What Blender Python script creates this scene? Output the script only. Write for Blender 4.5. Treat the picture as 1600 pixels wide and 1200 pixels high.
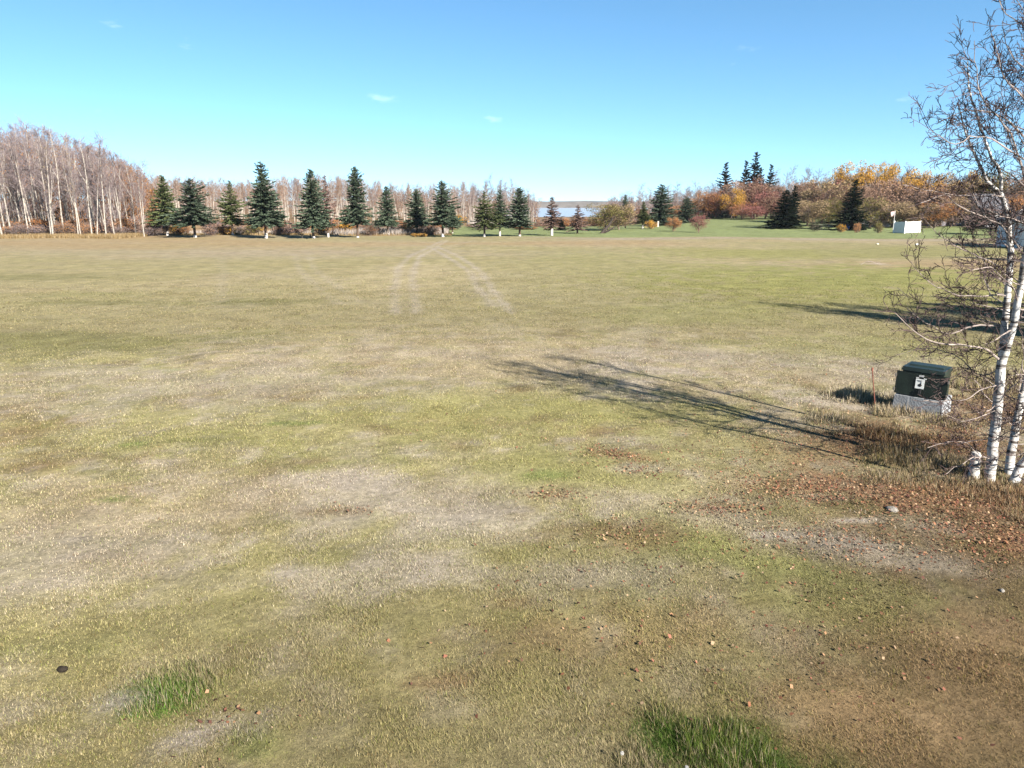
import bpy, math, random
import numpy as np
from mathutils import Vector, Matrix

# ------------------------------------------------------------------ camera, sky, sun
scn = bpy.context.scene
for o in list(bpy.data.objects): bpy.data.objects.remove(o)
COL = scn.collection
CAMH, FPX, PITCH = 4.0, 1150.0, math.radians(13.73)
cam_d = bpy.data.cameras.new('camera'); cam = bpy.data.objects.new('camera', cam_d); COL.objects.link(cam)
cam.location = (0, 0, CAMH); cam.rotation_euler = (math.pi/2 - PITCH, 0, 0)
cam_d.sensor_width = 36; cam_d.lens = 36*FPX/1600; cam_d.clip_end = 20000; cam_d.clip_start = 0.05
scn.camera = cam
scn.render.resolution_x, scn.render.resolution_y = 1024, 768

SUN_AZ, SUN_EL = math.radians(142), math.radians(31)       # azimuth clockwise from +Y
world = bpy.data.worlds.new('World'); scn.world = world; world.use_nodes = True
nt = world.node_tree; N = nt.nodes; Lk = nt.links; N.clear()
wout = N.new('ShaderNodeOutputWorld'); bg = N.new('ShaderNodeBackground')
sky = N.new('ShaderNodeTexSky'); sky.sky_type = 'NISHITA'; sky.sun_disc = False
sky.sun_elevation = SUN_EL; sky.sun_rotation = SUN_AZ
sky.altitude = 0; sky.air_density = 1.0; sky.dust_density = 0.0; sky.ozone_density = 3.0
wgeo = N.new('ShaderNodeTexCoord')
wmap = N.new('ShaderNodeVectorMath'); wmap.operation = 'MULTIPLY_ADD'
wmap.inputs[1].default_value = (1, 1, 1.4); wmap.inputs[2].default_value = (0, 0, 0.10)
Lk.new(wgeo.outputs['Generated'], wmap.inputs[0]); Lk.new(wmap.outputs[0], sky.inputs['Vector'])
whs = N.new('ShaderNodeHueSaturation'); whs.inputs['Hue'].default_value = 0.488; whs.inputs['Saturation'].default_value = 1.12
Lk.new(sky.outputs[0], whs.inputs['Color'])
# sparse wisps of high cloud
wst = N.new('ShaderNodeVectorMath'); wst.operation = 'MULTIPLY'; wst.inputs[1].default_value = (3.7, 3.7, 11.5)
Lk.new(wgeo.outputs['Generated'], wst.inputs[0])
wno = N.new('ShaderNodeTexNoise'); wno.inputs['Scale'].default_value = 2.1; wno.inputs['Detail'].default_value = 6; wno.inputs['Roughness'].default_value = 0.6
Lk.new(wst.outputs[0], wno.inputs['Vector'])
wrp = N.new('ShaderNodeValToRGB'); wrp.color_ramp.elements[0].position = 0.67; wrp.color_ramp.elements[1].position = 0.95
wrp.color_ramp.elements[1].color = (0.45, 0.45, 0.45, 1)
Lk.new(wno.outputs[0], wrp.inputs[0])
wmx = N.new('ShaderNodeMix'); wmx.data_type = 'RGBA'; wmx.inputs[7].default_value = (9, 9.6, 10, 1)
Lk.new(wrp.outputs[0], wmx.inputs[0]); Lk.new(whs.outputs[0], wmx.inputs[6])
Lk.new(wmx.outputs[2], bg.inputs[0]); bg.inputs[1].default_value = 0.056
Lk.new(bg.outputs[0], wout.inputs[0])

sun_d = bpy.data.lights.new('sun', 'SUN'); sun = bpy.data.objects.new('sun', sun_d); COL.objects.link(sun)
sun_d.energy = 5.0; sun_d.angle = math.radians(0.53); sun_d.color = (1.0, 0.93, 0.82)
SDIR = Vector((math.sin(SUN_AZ)*math.cos(SUN_EL), math.cos(SUN_AZ)*math.cos(SUN_EL), math.sin(SUN_EL)))
sun.rotation_euler = (-SDIR).to_track_quat('-Z', 'Y').to_euler(); sun.location = (30, -40, 40)
vs = scn.view_settings; vs.view_transform = 'Standard'; vs.look = 'None'; vs.gamma = 1.0; vs.use_curve_mapping = False
vs.exposure = 2.2

# ------------------------------------------------------------------ helpers
def sstep(a, b, x):
    t = np.clip((x-a)/(b-a), 0, 1); return t*t*(3-2*t)
def _h(ix, iy, s):
    n = (ix.astype(np.int64)*374761393 + iy.astype(np.int64)*668265263 + s*1442695041) & 0xffffffff
    n = ((n ^ (n >> 13))*1274126177) & 0xffffffff
    n = n ^ (n >> 16)
    return (n & 0xffff)/65535.0
def vnoise(x, y, s=0):
    ix = np.floor(x); iy = np.floor(y); fx = x-ix; fy = y-iy
    fx = fx*fx*(3-2*fx); fy = fy*fy*(3-2*fy)
    a = _h(ix, iy, s); b = _h(ix+1, iy, s); c = _h(ix, iy+1, s); d = _h(ix+1, iy+1, s)
    return (a*(1-fx)+b*fx)*(1-fy)+(c*(1-fx)+d*fx)*fy
def fbm(x, y, sc, s=0, oct=4):
    v = 0; a = 0.5; tot = 0
    x = np.asarray(x, float)/sc; y = np.asarray(y, float)/sc
    for o in range(oct):
        v = v + a*vnoise(x+o*17.3, y+o*9.1, s+o*31); tot += a; a *= 0.5; x = x*2.03; y = y*2.03
    return v/tot

def height(x, y):
    x = np.asarray(x, float); y = np.asarray(y, float)
    side = sstep(14, 48, x)
    left = sstep(-12, -60, x)
    z = -6.4*sstep(118, 330, y)*(1-side)*sstep(-30, 4, x)
    z = z + side*(0.9*sstep(100, 165, y) - 7*sstep(300, 420, y))
    near = sstep(140, 90, y)
    z = z + near*(0.16*(fbm(x, y, 9, 5, 3)-0.5) + 0.07*(fbm(x, y, 1.6, 8, 2)-0.5))
    z = z - 0.25*sstep(5.5, 1.0, np.hypot(x-8.6, y-14.5))*0 
    z = z - 3.0*sstep(620, 740, y)
    return z
def hz(x, y): return float(height(np.array([x]), np.array([y]))[0])
CP, SP = math.cos(PITCH), math.sin(PITCH)
def ray(px, py):
    u = (px-800)/FPX; v = (600-py)/FPX
    return Vector((u, CP+v*SP, -SP+v*CP))
def gp(px, py, z=0.0):                    # ground point that the photo shows there
    d = ray(px, py); t = (z-CAMH)/d.z
    return Vector((d.x*t, d.y*t, z))
def at(px, py, Y):                        # point at world depth Y
    d = ray(px, py); t = Y/d.y
    return Vector((d.x*t, Y, CAMH+d.z*t))

def mesh_np(name, V, F, mats=None, midx=None, col=None, smooth=False):
    """V Nx3; F list of arrays (n x k) or one array"""
    V = np.asarray(V, np.float32)
    Fs = F if isinstance(F, list) else [F]
    Fs = [np.asarray(f, np.int32) for f in Fs if len(f)]
    me = bpy.data.meshes.new(name)
    me.vertices.add(len(V)); me.vertices.foreach_set('co', V.ravel())
    nl = sum(f.size for f in Fs); npoly = sum(len(f) for f in Fs)
    me.loops.add(nl); me.loops.foreach_set('vertex_index', np.concatenate([f.ravel() for f in Fs]))
    tot = np.concatenate([np.full(len(f), f.shape[1], np.int32) for f in Fs])
    st = np.concatenate([[0], np.cumsum(tot)[:-1]]).astype(np.int32)
    me.polygons.add(npoly); me.polygons.foreach_set('loop_start', st); me.polygons.foreach_set('loop_total', tot)
    if midx is not None: me.polygons.foreach_set('material_index', np.asarray(midx, np.int32))
    me.polygons.foreach_set('use_smooth', np.full(npoly, bool(smooth)))
    me.update(calc_edges=True)
    if col is not None:
        a = me.attributes.new('Col', 'FLOAT_COLOR', 'POINT')
        c = np.ones((len(V), 4), np.float32); c[:, :3] = col
        a.data.foreach_set('color', c.ravel())
    for m in (mats or []): me.materials.append(m)
    return me
class MB:                                  # collects geometry of one part
    def __init__(s): s.V = []; s.Q = []; s.T = []; s.mq = []; s.mt = []; s.n = 0
    def add(s, V, F, mi=0):
        V = np.asarray(V, float); F = np.asarray(F, int)
        if len(F) == 0: return
        s.V.append(V); (s.Q if F.shape[1] == 4 else s.T).append(F+s.n)
        (s.mq if F.shape[1] == 4 else s.mt).append(np.full(len(F), mi)); s.n += len(V)
    def box(s, c, d, M=None, mi=0, taper=(1, 1)):
        x, y, z = d[0]/2, d[1]/2, d[2]/2; tx, ty = taper
        V = np.array([(-x,-y,-z),(x,-y,-z),(x,y,-z),(-x,y,-z),(-x*tx,-y*ty,z),(x*tx,-y*ty,z),(x*tx,y*ty,z),(-x*tx,y*ty,z)])+np.array(c)
        if M is not None: V = np.array([(M @ Vector(v))[:] for v in V])
        s.add(V, [(0,3,2,1),(4,5,6,7),(0,1,5,4),(1,2,6,5),(2,3,7,6),(3,0,4,7)], mi)
    def tube(s, P, R, n=6, mi=0, cap=True):
        P = np.asarray(P, float); R = np.asarray(R, float); k = len(P)
        T = np.gradient(P, axis=0); T /= np.linalg.norm(T, axis=1)[:, None]+1e-9
        ref = np.array([0.31, 0.95, 0.05]) if abs(T[0, 2]) > 0.7 else np.array([0.05, 0.1, 0.99])
        A = np.cross(T, ref); A /= np.linalg.norm(A, axis=1)[:, None]+1e-9
        B = np.cross(T, A)
        an = np.arange(n)*2*math.pi/n
        V = P[:, None, :] + R[:, None, None]*(np.cos(an)[None, :, None]*A[:, None, :]+np.sin(an)[None, :, None]*B[:, None, :])
        i = np.arange(k-1)[:, None]; j = np.arange(n)[None, :]; j2 = (j+1) % n
        F = np.stack([i*n+j, i*n+j2, (i+1)*n+j2, (i+1)*n+j], -1).reshape(-1, 4)
        s.add(V.reshape(-1, 3), F, mi)
        if cap:
            V2 = np.vstack([V[-1], P[-1]+T[-1]*R[-1]*0.4]); s.add(V2, [(a, (a+1) % n, n) for a in range(n)], mi)
    def cards(s, C, D, L, W, rng, mi=0):   # elongated diamonds (needle sprays, leaves)
        C = np.asarray(C, float); D = np.asarray(D, float); n = len(C)
        if n == 0: return
        D = D/(np.linalg.norm(D, axis=1)[:, None]+1e-9)
        S = np.cross(D, rng.normal(size=(n, 3))); S /= np.linalg.norm(S, axis=1)[:, None]+1e-9
        L = np.broadcast_to(L, n)[:, None]; W = np.broadcast_to(W, n)[:, None]
        V = np.stack([C-D*L*0.5, C+S*W*0.5-D*L*0.08, C+D*L*0.5, C-S*W*0.5-D*L*0.08], 1).reshape(-1, 3)
        s.add(V, np.arange(4*n).reshape(n, 4), mi)
    def ribs(s, C, D, L, W, rng, mi=0):    # tapering thin twigs, one triangle each
        C = np.asarray(C, float); D = np.asarray(D, float); n = len(C)
        if n == 0: return
        D = D/(np.linalg.norm(D, axis=1)[:, None]+1e-9)
        S = np.cross(D, rng.normal(size=(n, 3))); S /= np.linalg.norm(S, axis=1)[:, None]+1e-9
        L = np.broadcast_to(L, n)[:, None]; W = np.broadcast_to(W, n)[:, None]
        V = np.stack([C+S*W*0.5, C-S*W*0.5, C+D*L], 1).reshape(-1, 3)
        s.add(V, np.arange(3*n).reshape(n, 3), mi)
    def mesh(s, name, mats, smooth=False):
        F = []; mi = []
        if s.Q: F.append(np.vstack(s.Q)); mi.append(np.concatenate(s.mq))
        if s.T: F.append(np.vstack(s.T)); mi.append(np.concatenate(s.mt))
        return mesh_np(name, np.vstack(s.V), F, mats, np.concatenate(mi), smooth=smooth)
def link(name, data, parent=None, loc=(0, 0, 0), rz=0.0, sc=(1, 1, 1)):
    o = bpy.data.objects.new(name, data); COL.objects.link(o)
    o.parent = parent; o.location = loc; o.rotation_euler = (0, 0, rz); o.scale = sc
    return o
def tag(o, label=None, cat=None, group=None, kind=None):
    if label: o['label'] = label
    if cat: o['category'] = cat
    if group: o['group'] = group
    if kind: o['kind'] = kind
    return o

# ------------------------------------------------------------------ materials
K = .70                                     # overall reflectance of this dull autumn place
def newmat(name):
    m = bpy.data.materials.new(name); m.use_nodes = True; return m, m.node_tree.nodes, m.node_tree.links
def plain(name, c, rough=0.7, var=0.15, scale=6, spec=0.3, bump=0.0, bscale=40, metal=0.0):
    c = [x*K for x in c]; m, n, l = newmat(name); b = n['Principled BSDF']
    b.inputs['Roughness'].default_value = rough; b.inputs['Specular IOR Level'].default_value = spec; b.inputs['Metallic'].default_value = metal
    tc = n.new('ShaderNodeTexCoord'); no = n.new('ShaderNodeTexNoise'); no.inputs['Scale'].default_value = scale; no.inputs['Detail'].default_value = 5
    l.new(tc.outputs['Object'], no.inputs['Vector'])
    r = n.new('ShaderNodeValToRGB'); r.color_ramp.elements[0].position = 0.3; r.color_ramp.elements[1].position = 0.72
    r.color_ramp.elements[0].color = (*[x*(1-var) for x in c], 1); r.color_ramp.elements[1].color = (*[min(1, x*(1+var)) for x in c], 1)
    l.new(no.outputs[0], r.inputs[0]); l.new(r.outputs[0], b.inputs['Base Color'])
    if bump:
        n2 = n.new('ShaderNodeTexNoise'); n2.inputs['Scale'].default_value = bscale; l.new(tc.outputs['Object'], n2.inputs['Vector'])
        bp = n.new('ShaderNodeBump'); bp.inputs['Strength'].default_value = bump; bp.inputs['Distance'].default_value = 0.02
        l.new(n2.outputs[0], bp.inputs['Height']); l.new(bp.outputs[0], b.inputs['Normal'])
    return m
def foliage(name, c1, c2, scale=2.0, trans=0.25, objvar=0.25, lo=0.35, hi=0.65):
    """two leaf colours mixed in clumps, small brightness change from tree to tree"""
    c1 = [x*K*.92 for x in c1]; c2 = [x*K*.92 for x in c2]; m, n, l = newmat(name); n.remove(n['Principled BSDF']); out = n['Material Output']
    tc = n.new('ShaderNodeTexCoord'); no = n.new('ShaderNodeTexNoise'); no.inputs['Scale'].default_value = scale; no.inputs['Detail'].default_value = 4
    l.new(tc.outputs['Object'], no.inputs['Vector'])
    r = n.new('ShaderNodeValToRGB'); r.color_ramp.elements[0].position = lo; r.color_ramp.elements[1].position = hi
    r.color_ramp.elements[0].color = (*c1, 1); r.color_ramp.elements[1].color = (*c2, 1); l.new(no.outputs[0], r.inputs[0])
    oi = n.new('ShaderNodeObjectInfo'); mr = n.new('ShaderNodeMapRange'); mr.inputs[3].default_value = 1-objvar; mr.inputs[4].default_value = 1+objvar
    l.new(oi.outputs['Random'], mr.inputs[0])
    hs = n.new('ShaderNodeHueSaturation'); l.new(mr.outputs[0], hs.inputs['Value']); l.new(r.outputs[0], hs.inputs['Color'])
    d = n.new('ShaderNodeBsdfDiffuse'); t = n.new('ShaderNodeBsdfTranslucent'); mx = n.new('ShaderNodeMixShader'); mx.inputs[0].default_value = trans
    l.new(hs.outputs[0], d.inputs[0]); l.new(hs.outputs[0], t.inputs[0]); l.new(d.outputs[0], mx.inputs[1]); l.new(t.outputs[0], mx.inputs[2])
    l.new(mx.outputs[0], out.inputs[0]); return m
def birch_bark(name, white=(0.62, 0.6, 0.56), dark=(0.03, 0.025, 0.022), ring=5.0, thr=0.62):
    m, n, l = newmat(name); b = n['Principled BSDF']; b.inputs['Roughness'].default_value = 0.75; b.inputs['Specular IOR Level'].default_value = 0.2
    tc = n.new('ShaderNodeTexCoord')
    mp = n.new('ShaderNodeMapping'); mp.inputs['Scale'].default_value = (1.6, 1.6, ring*1.6); l.new(tc.outputs['Object'], mp.inputs[0])
    no = n.new('ShaderNodeTexNoise'); no.inputs['Scale'].default_value = 2.4; no.inputs['Detail'].default_value = 5; no.inputs['Roughness'].default_value = 0.65
    l.new(mp.outputs[0], no.inputs['Vector'])
    r = n.new('ShaderNodeValToRGB'); r.color_ramp.elements[0].position = thr-0.07; r.color_ramp.elements[1].position = thr+0.05
    white = [x*K*1.05 for x in white]; r.color_ramp.elements[0].color = (*white, 1); r.color_ramp.elements[1].color = (*dark, 1); l.new(no.outputs[0], r.inputs[0])
    n2 = n.new('ShaderNodeTexNoise'); n2.inputs['Scale'].default_value = 3.0; n2.inputs['Detail'].default_value = 3; l.new(tc.outputs['Object'], n2.inputs['Vector'])
    mx = n.new('ShaderNodeMix'); mx.data_type = 'RGBA'; mx.blend_type = 'MULTIPLY'; mx.inputs[0].default_value = 0.5
    r2 = n.new('ShaderNodeValToRGB'); r2.color_ramp.elements[0].position = 0.35; r2.color_ramp.elements[1].position = 0.6; r2.color_ramp.elements[0].color = (0.5, 0.45, 0.42, 1)
    l.new(n2.outputs[0], r2.inputs[0]); l.new(r.outputs[0], mx.inputs[6]); l.new(r2.outputs[0], mx.inputs[7]); l.new(mx.outputs[2], b.inputs['Base Color'])
    bp = n.new('ShaderNodeBump'); bp.inputs['Strength'].default_value = 0.4; bp.inputs['Distance'].default_value = 0.01
    l.new(no.outputs[0], bp.inputs['Height']); l.new(bp.outputs[0], b.inputs['Normal'])
    return m
def attr_ground(name):
    m, n, l = newmat(name); b = n['Principled BSDF']; b.inputs['Roughness'].default_value = 0.95; b.inputs['Specular IOR Level'].default_value = 0.05
    a = n.new('ShaderNodeAttribute'); a.attribute_name = 'Col'
    tc = n.new('ShaderNodeTexCoord')
    n1 = n.new('ShaderNodeTexNoise'); n1.inputs['Scale'].default_value = 0.9; n1.inputs['Detail'].default_value = 9; n1.inputs['Roughness'].default_value = 0.72
    n2 = n.new('ShaderNodeTexNoise'); n2.inputs['Scale'].default_value = 11; n2.inputs['Detail'].default_value = 6; n2.inputs['Roughness'].default_value = 0.75
    for q in (n1, n2): l.new(tc.outputs['Object'], q.inputs['Vector'])
    r1 = n.new('ShaderNodeMapRange'); r1.inputs[1].default_value = 0.3; r1.inputs[2].default_value = 0.7; r1.inputs[3].default_value = 0.68; r1.inputs[4].default_value = 1.3
    r2 = n.new('ShaderNodeMapRange'); r2.inputs[1].default_value = 0.3; r2.inputs[2].default_value = 0.7; r2.inputs[3].default_value = 0.62; r2.inputs[4].default_value = 1.36
    l.new(n1.outputs[0], r1.inputs[0]); l.new(n2.outputs[0], r2.inputs[0])
    mu = n.new('ShaderNodeMath'); mu.operation = 'MULTIPLY'; l.new(r1.outputs[0], mu.inputs[0]); l.new(r2.outputs[0], mu.inputs[1])
    vm = n.new('ShaderNodeVectorMath'); vm.operation = 'SCALE'; l.new(a.outputs['Color'], vm.inputs[0]); l.new(mu.outputs[0], vm.inputs['Scale'])
    l.new(vm.outputs[0], b.inputs['Base Color'])
    bp = n.new('ShaderNodeBump'); bp.inputs['Strength'].default_value = 0.55; bp.inputs['Distance'].default_value = 0.05
    l.new(n2.outputs[0], bp.inputs['Height']); l.new(bp.outputs[0], b.inputs['Normal'])
    return m
def attr_blade(name, trans=0.3):
    m, n, l = newmat(name); n.remove(n['Principled BSDF']); out = n['Material Output']
    a = n.new('ShaderNodeAttribute'); a.attribute_name = 'Col'
    d = n.new('ShaderNodeBsdfDiffuse'); t = n.new('ShaderNodeBsdfTranslucent'); mx = n.new('ShaderNodeMixShader'); mx.inputs[0].default_value = trans
    l.new(a.outputs['Color'], d.inputs[0]); l.new(a.outputs['Color'], t.inputs[0]); l.new(d.outputs[0], mx.inputs[1]); l.new(t.outputs[0], mx.inputs[2]); l.new(mx.outputs[0], out.inputs[0])
    return m

# ------------------------------------------------------------------ ground colours (what grows where, plus lens darkening at near right)
TAN = np.array((.33, .272, .176)); YEL = np.array((.288, .266, .112)); LIL = np.array((.40, .345, .285)); BRN = np.array((.18, .122, .066))
OLV = np.array((.178, .172, .07)); LAWN = np.array((.165, .195, .085)); DEEP = np.array((.045, .078, .016)); LEAF = np.array((.21, .125, .072)); SOIL = np.array((.29, .25, .21))
TAN, YEL, LIL, BRN, OLV, LAWN, LEAF, SOIL, DEEP = [k*.72 for k in (TAN, YEL, LIL, BRN, OLV, LAWN, LEAF, SOIL, DEEP)]
PATCH = []                                  # (x, y, rx, ry, rot, colour, strength, softness)
def patch(px, py, rx, ry, c, k, rot=0.0): p = gp(px, py); PATCH.append((p.x, p.y, rx, ry, rot, c, k))
patch(265, 1085, .42, .30, np.array((.125, .145, .045))*.6, 1.8); patch(250, 1088, .5, .34, DEEP*1.7, 1.5); patch(390, 1165, .3, .2, np.array((.135, .15, .05))*.7, .7)
patch(1100, 1178, .85, .50, DEEP, 2.2); patch(1130, 1165, .5, .32, DEEP*1.15, 1.6)
patch(310, 1150, .5, .22, SOIL, .9, .3); patch(180, 1100, .35, .2, SOIL, .8, .6); patch(90, 1010, .8, .3, OLV*1.25, .6); patch(40, 1110, .5, .3, SOIL*.9, .5)
patch(620, 780, 2.2, 1.1, LIL*.95, .5); patch(720, 820, 1.3, .9, LIL, .5); patch(540, 750, .9, .4, LIL*1.05, .7); patch(560, 905, .9, .5, LIL*.95, .5)
patch(700, 890, .8, .5, LIL*.9, .5); patch(880, 900, 1.3, .5, LIL*.75, .5); patch(980, 690, .9, .5, LIL*.9, .5); patch(100, 860, 2.5, 1.2, LIL*.9, .45); patch(240, 790, 2, .9, TAN*1.1, .5)
patch(650, 640, 3.6, 1.6, YEL, .8); patch(950, 640, 2.5, 1.5, YEL*.95, .8); patch(860, 730, 1.4, .8, YEL, .8); patch(1130, 690, 1.6, 1.2, YEL*.95, .6); patch(330, 690, 2.0, .7, YEL*.9, .5)
patch(1040, 760, .8, .5, YEL, .6); patch(1180, 880, 1.1, .35, OLV*1.2, .9, -.5); patch(1050, 850, .9, .5, OLV*1.3, .6); patch(1290, 960, .9, .4, OLV*1.1, .8, -.5); patch(800, 870, .5, .35, YEL*.9, .7)
patch(470, 665, .9, .18, np.array((.17, .20, .065))*.7, .8); patch(300, 690, .6, .12, OLV, .8); patch(210, 695, .25, .12, np.array((.17, .20, .065))*.7, .9); patch(275, 577, .3, .2, np.array((.18, .21, .07))*.7, .8); patch(850, 745, .3, .2, np.array((.18, .21, .07))*.7, .8); patch(180, 780, .2, .1, np.array((.18, .21, .07))*.7, .8)
patch(1390, 870, 1.3, .5, LIL*.66, .6, -.4); patch(1300, 840, .9, .35, LIL*.68, .5, -.3); patch(1480, 830, .8, .3, LIL*.75, .6, -.5); patch(1210, 838, .35, .14, LIL, .8)
patch(960, 712, .55, .3, LEAF*1.25, .4, -.6); patch(1000, 735, .4, .2, LIL, .5); patch(1120, 795, .5, .25, LEAF*1.2, .4); patch(860, 775, .4, .25, LEAF*1.1, .4); patch(980, 840, .6, .4, LEAF, .45); patch(1240, 760, .9, .5, LEAF*1.2, .45)
patch(1480, 780, 2.2, .75, LEAF*1.05, .75, -.25); patch(1590, 850, 1.0, .7, LEAF*1.1, .9); patch(1340, 700, 1.8, 1.0, BRN*1.3, .7); patch(1450, 690, 1.6, 1.0, LEAF*.8, .95); patch(1560, 640, 2.2, 1.8, LEAF*.8, .8)
patch(1560, 1100, 1.8, 1.0, BRN*1.1, .6); patch(1480, 980, 1.6, .8, BRN*1.2, .5); patch(1300, 1100, 1.0, .5, BRN*1.5, .5); patch(1000, 1000, 1.2, .5, BRN*1.6, .35); patch(1400, 930, 1.2, .5, OLV*.9, .6)
patch(1340, 816, .32, .09, LIL*1.1, 1.5); patch(560, 797, .25, .14, BRN, .5); patch(500, 800, .2, .14, BRN*1.2, .5); patch(680, 1070, .3, .15, BRN*1.2, .7); patch(800, 940, .3, .15, BRN, .6); patch(390, 850, .2, .2, LIL*1.15, .8)
patch(60, 535, 7, 2.2, OLV*.8, .6); patch(200, 472, 4.2, .8, OLV*.7, .5); patch(415, 470, 2.6, 1.3, OLV*.7, .6); patch(100, 460, 5, 1.5, OLV, .35); patch(40, 432, 5, 2, OLV*.7, .5)
patch(1250, 440, 10, 9, OLV*np.array((1.1, 1.1, .98)), .9); patch(1420, 430, 9, 9, OLV*np.array((1.08, 1.1, .98)), .9); patch(1150, 395, 9, 8, OLV*np.array((1.18, 1.16, 1.05)), .6); patch(1100, 490, 4, 3, OLV*1.3, .4); patch(1330, 545, 4, 2, OLV*1.35, .5); patch(950, 400, 8, 7, OLV*1.15, .5)
patch(740, 580, 3, 1.2, TAN*1.05, .5); patch(1100, 560, 3, 1.5, LIL*.8, .45); patch(1300, 590, 2, 1, TAN, .5); patch(700, 555, 6, 2, TAN*1.08, .5); patch(300, 600, 6, 2.6, LIL*.88, .5); patch(400, 395, 26, 6, LIL*.62, .3); patch(1375, 412, .9, .9, LIL, .9)
patch(640, 430, 4, 9, TAN*1.05, .45)
TRK = [[(690,376),(668,388),(640,400),(622,420),(617,450),(618,490)], [(697,376),(680,388),(655,402),(645,425),(646,455),(650,490)],
       [(668,384),(700,402),(735,425),(750,455),(772,480)], [(680,384),(720,402),(752,425),(770,455),(800,490)], [(740,376),(690,388),(655,396)], [(480,392),(490,420),(560,470)], [(460,396),(470,425),(530,475)],
       [(560,374),(610,380),(690,388),(780,378)], [(345,400),(350,430),(345,470)], [(820,545),(1000,545),(1150,560)]]
TRKW = [[gp(*p) for p in t] for t in TRK]
def seg_dist(x, y, pts):
    d = np.full(x.shape, 1e9)
    for a, b in zip(pts[:-1], pts[1:]):
        vx, vy = b.x-a.x, b.y-a.y; t = np.clip(((x-a.x)*vx+(y-a.y)*vy)/(vx*vx+vy*vy), 0, 1)
        d = np.minimum(d, np.hypot(x-a.x-t*vx, y-a.y-t*vy))
    return d
def colour(x, y):
    x = np.asarray(x, float); y = np.asarray(y, float)
    n1 = fbm(x, y, 7, 1, 4)[..., None]; n2 = fbm(x, y, 2.2, 2, 4)[..., None]; n3 = fbm(x, y, .55, 3, 3)[..., None]; n4 = fbm(x*.45, y, 16, 4, 4)[..., None]
    c = TAN*(0.8+0.4*n2)
    def mix(c, k, w): return c*(1-w)+k*w
    c = mix(c, YEL, .62*sstep(.43, .63, n1))
    c = mix(c, LIL*.85, .7*sstep(.52, .72, n2)*(1-.5*sstep(.45, .6, n1)))
    c = mix(c, OLV*1.2, .55*sstep(.54, .74, n3))
    c = mix(c, BRN*1.3, .5*sstep(.60, .78, 1-n2))
    n5 = fbm(x, y, .30, 7, 3)[..., None]; n6 = fbm(x, y, .85, 15, 3)[..., None]
    c = mix(c, LIL, .55*sstep(.56, .74, n5)); c = mix(c, YEL*.95, .5*sstep(.56, .72, 1-n5)); c = mix(c, BRN*.9, .5*sstep(.60, .76, n6)); c = c*(.72+.56*fbm(x, y, .16, 19, 2)[..., None])
    d = np.hypot(x, y)[..., None]
    mid = sstep(19, 28, d)                                        # the far half of the field is duller, olive and brown
    c = mix(c, TAN*.74*np.array((1, 1.0, .92)), .7*mid); c = mix(c, OLV*1.05, (.3+.45*sstep(-5, 20, x)[..., None])*mid*sstep(.42, .66, n4)); c = mix(c, BRN*1.45, .5*mid*sstep(.5, .72, 1-n4))
    nearf = sstep(10.5, 5, d); c = mix(c, (OLV+BRN)*.5, .6*nearf); 
    rt = sstep(.15, .75, (x/np.maximum(y, 1)))[..., None]*sstep(16, 9, d); c = mix(c, BRN*.66, .8*rt)  # browner turf at near right, with lens vignetting darkened into the colour
    wob = (fbm(x, y, .8, 6, 4)-.5)*1.7+(fbm(x, y, .22, 16, 3)-.5)*1.3
    for (ax, ay, rx, ry, rot, k, s) in PATCH:
        cx, sx = math.cos(rot), math.sin(rot)
        u = ((x-ax)*cx+(y-ay)*sx)/rx; v = (-(x-ax)*sx+(y-ay)*cx)/ry
        m = (np.abs(u) < 2) & (np.abs(v) < 2)
        if not m.any(): continue
        w = np.clip(s*sstep(1.25, .35, np.sqrt(u[m]**2+v[m]**2)+wob[m]), 0, 1)[..., None]
        c[m] = c[m]*(1-w)+k*w*(0.85+.3*n3[m])
    tr = np.zeros(x.shape)
    for i, t in enumerate(TRKW):
        tr = np.maximum(tr, (1 if i < 4 else .45)*sstep(.36, .05, seg_dist(x, y, t)+ (wob*.2)))
    c = mix(c, LIL*.78, (.62*tr)[..., None]*(.4+.9*n2))
    # greener mown lawn beyond the field, on the right
    bx = 95+ 4*(fbm(x, y, 14, 9, 2)-.5) - 6*sstep(20, 50, x)
    lawn = sstep(-2.5, 2.5, y-bx)*sstep(-16, -8, x)
    edge = np.exp(-((y-bx+4)/3.0)**2)*sstep(-5, 10, x)
    c = mix(c, LIL*.66, (.55*edge)[..., None])
    c = mix(c, LAWN*(.8+.4*n2), (lawn*.95)[..., None])
    rough = sstep(-8, -14, x)*sstep(97, 101, y); c = mix(c, BRN*1.5, rough[..., None])
    lf = sstep(-43, -48, x)*sstep(88, 91, y)*sstep(100, 97, y); c = mix(c, np.array((.27, .19, .10))*.7, lf[..., None])
    far = sstep(150, 200, y)*sstep(40, 20, x); c = mix(c, BRN*1.25, far[..., None]); c = mix(c, BRN*1.0, sstep(260, 400, y)[..., None])
    return c

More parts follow.
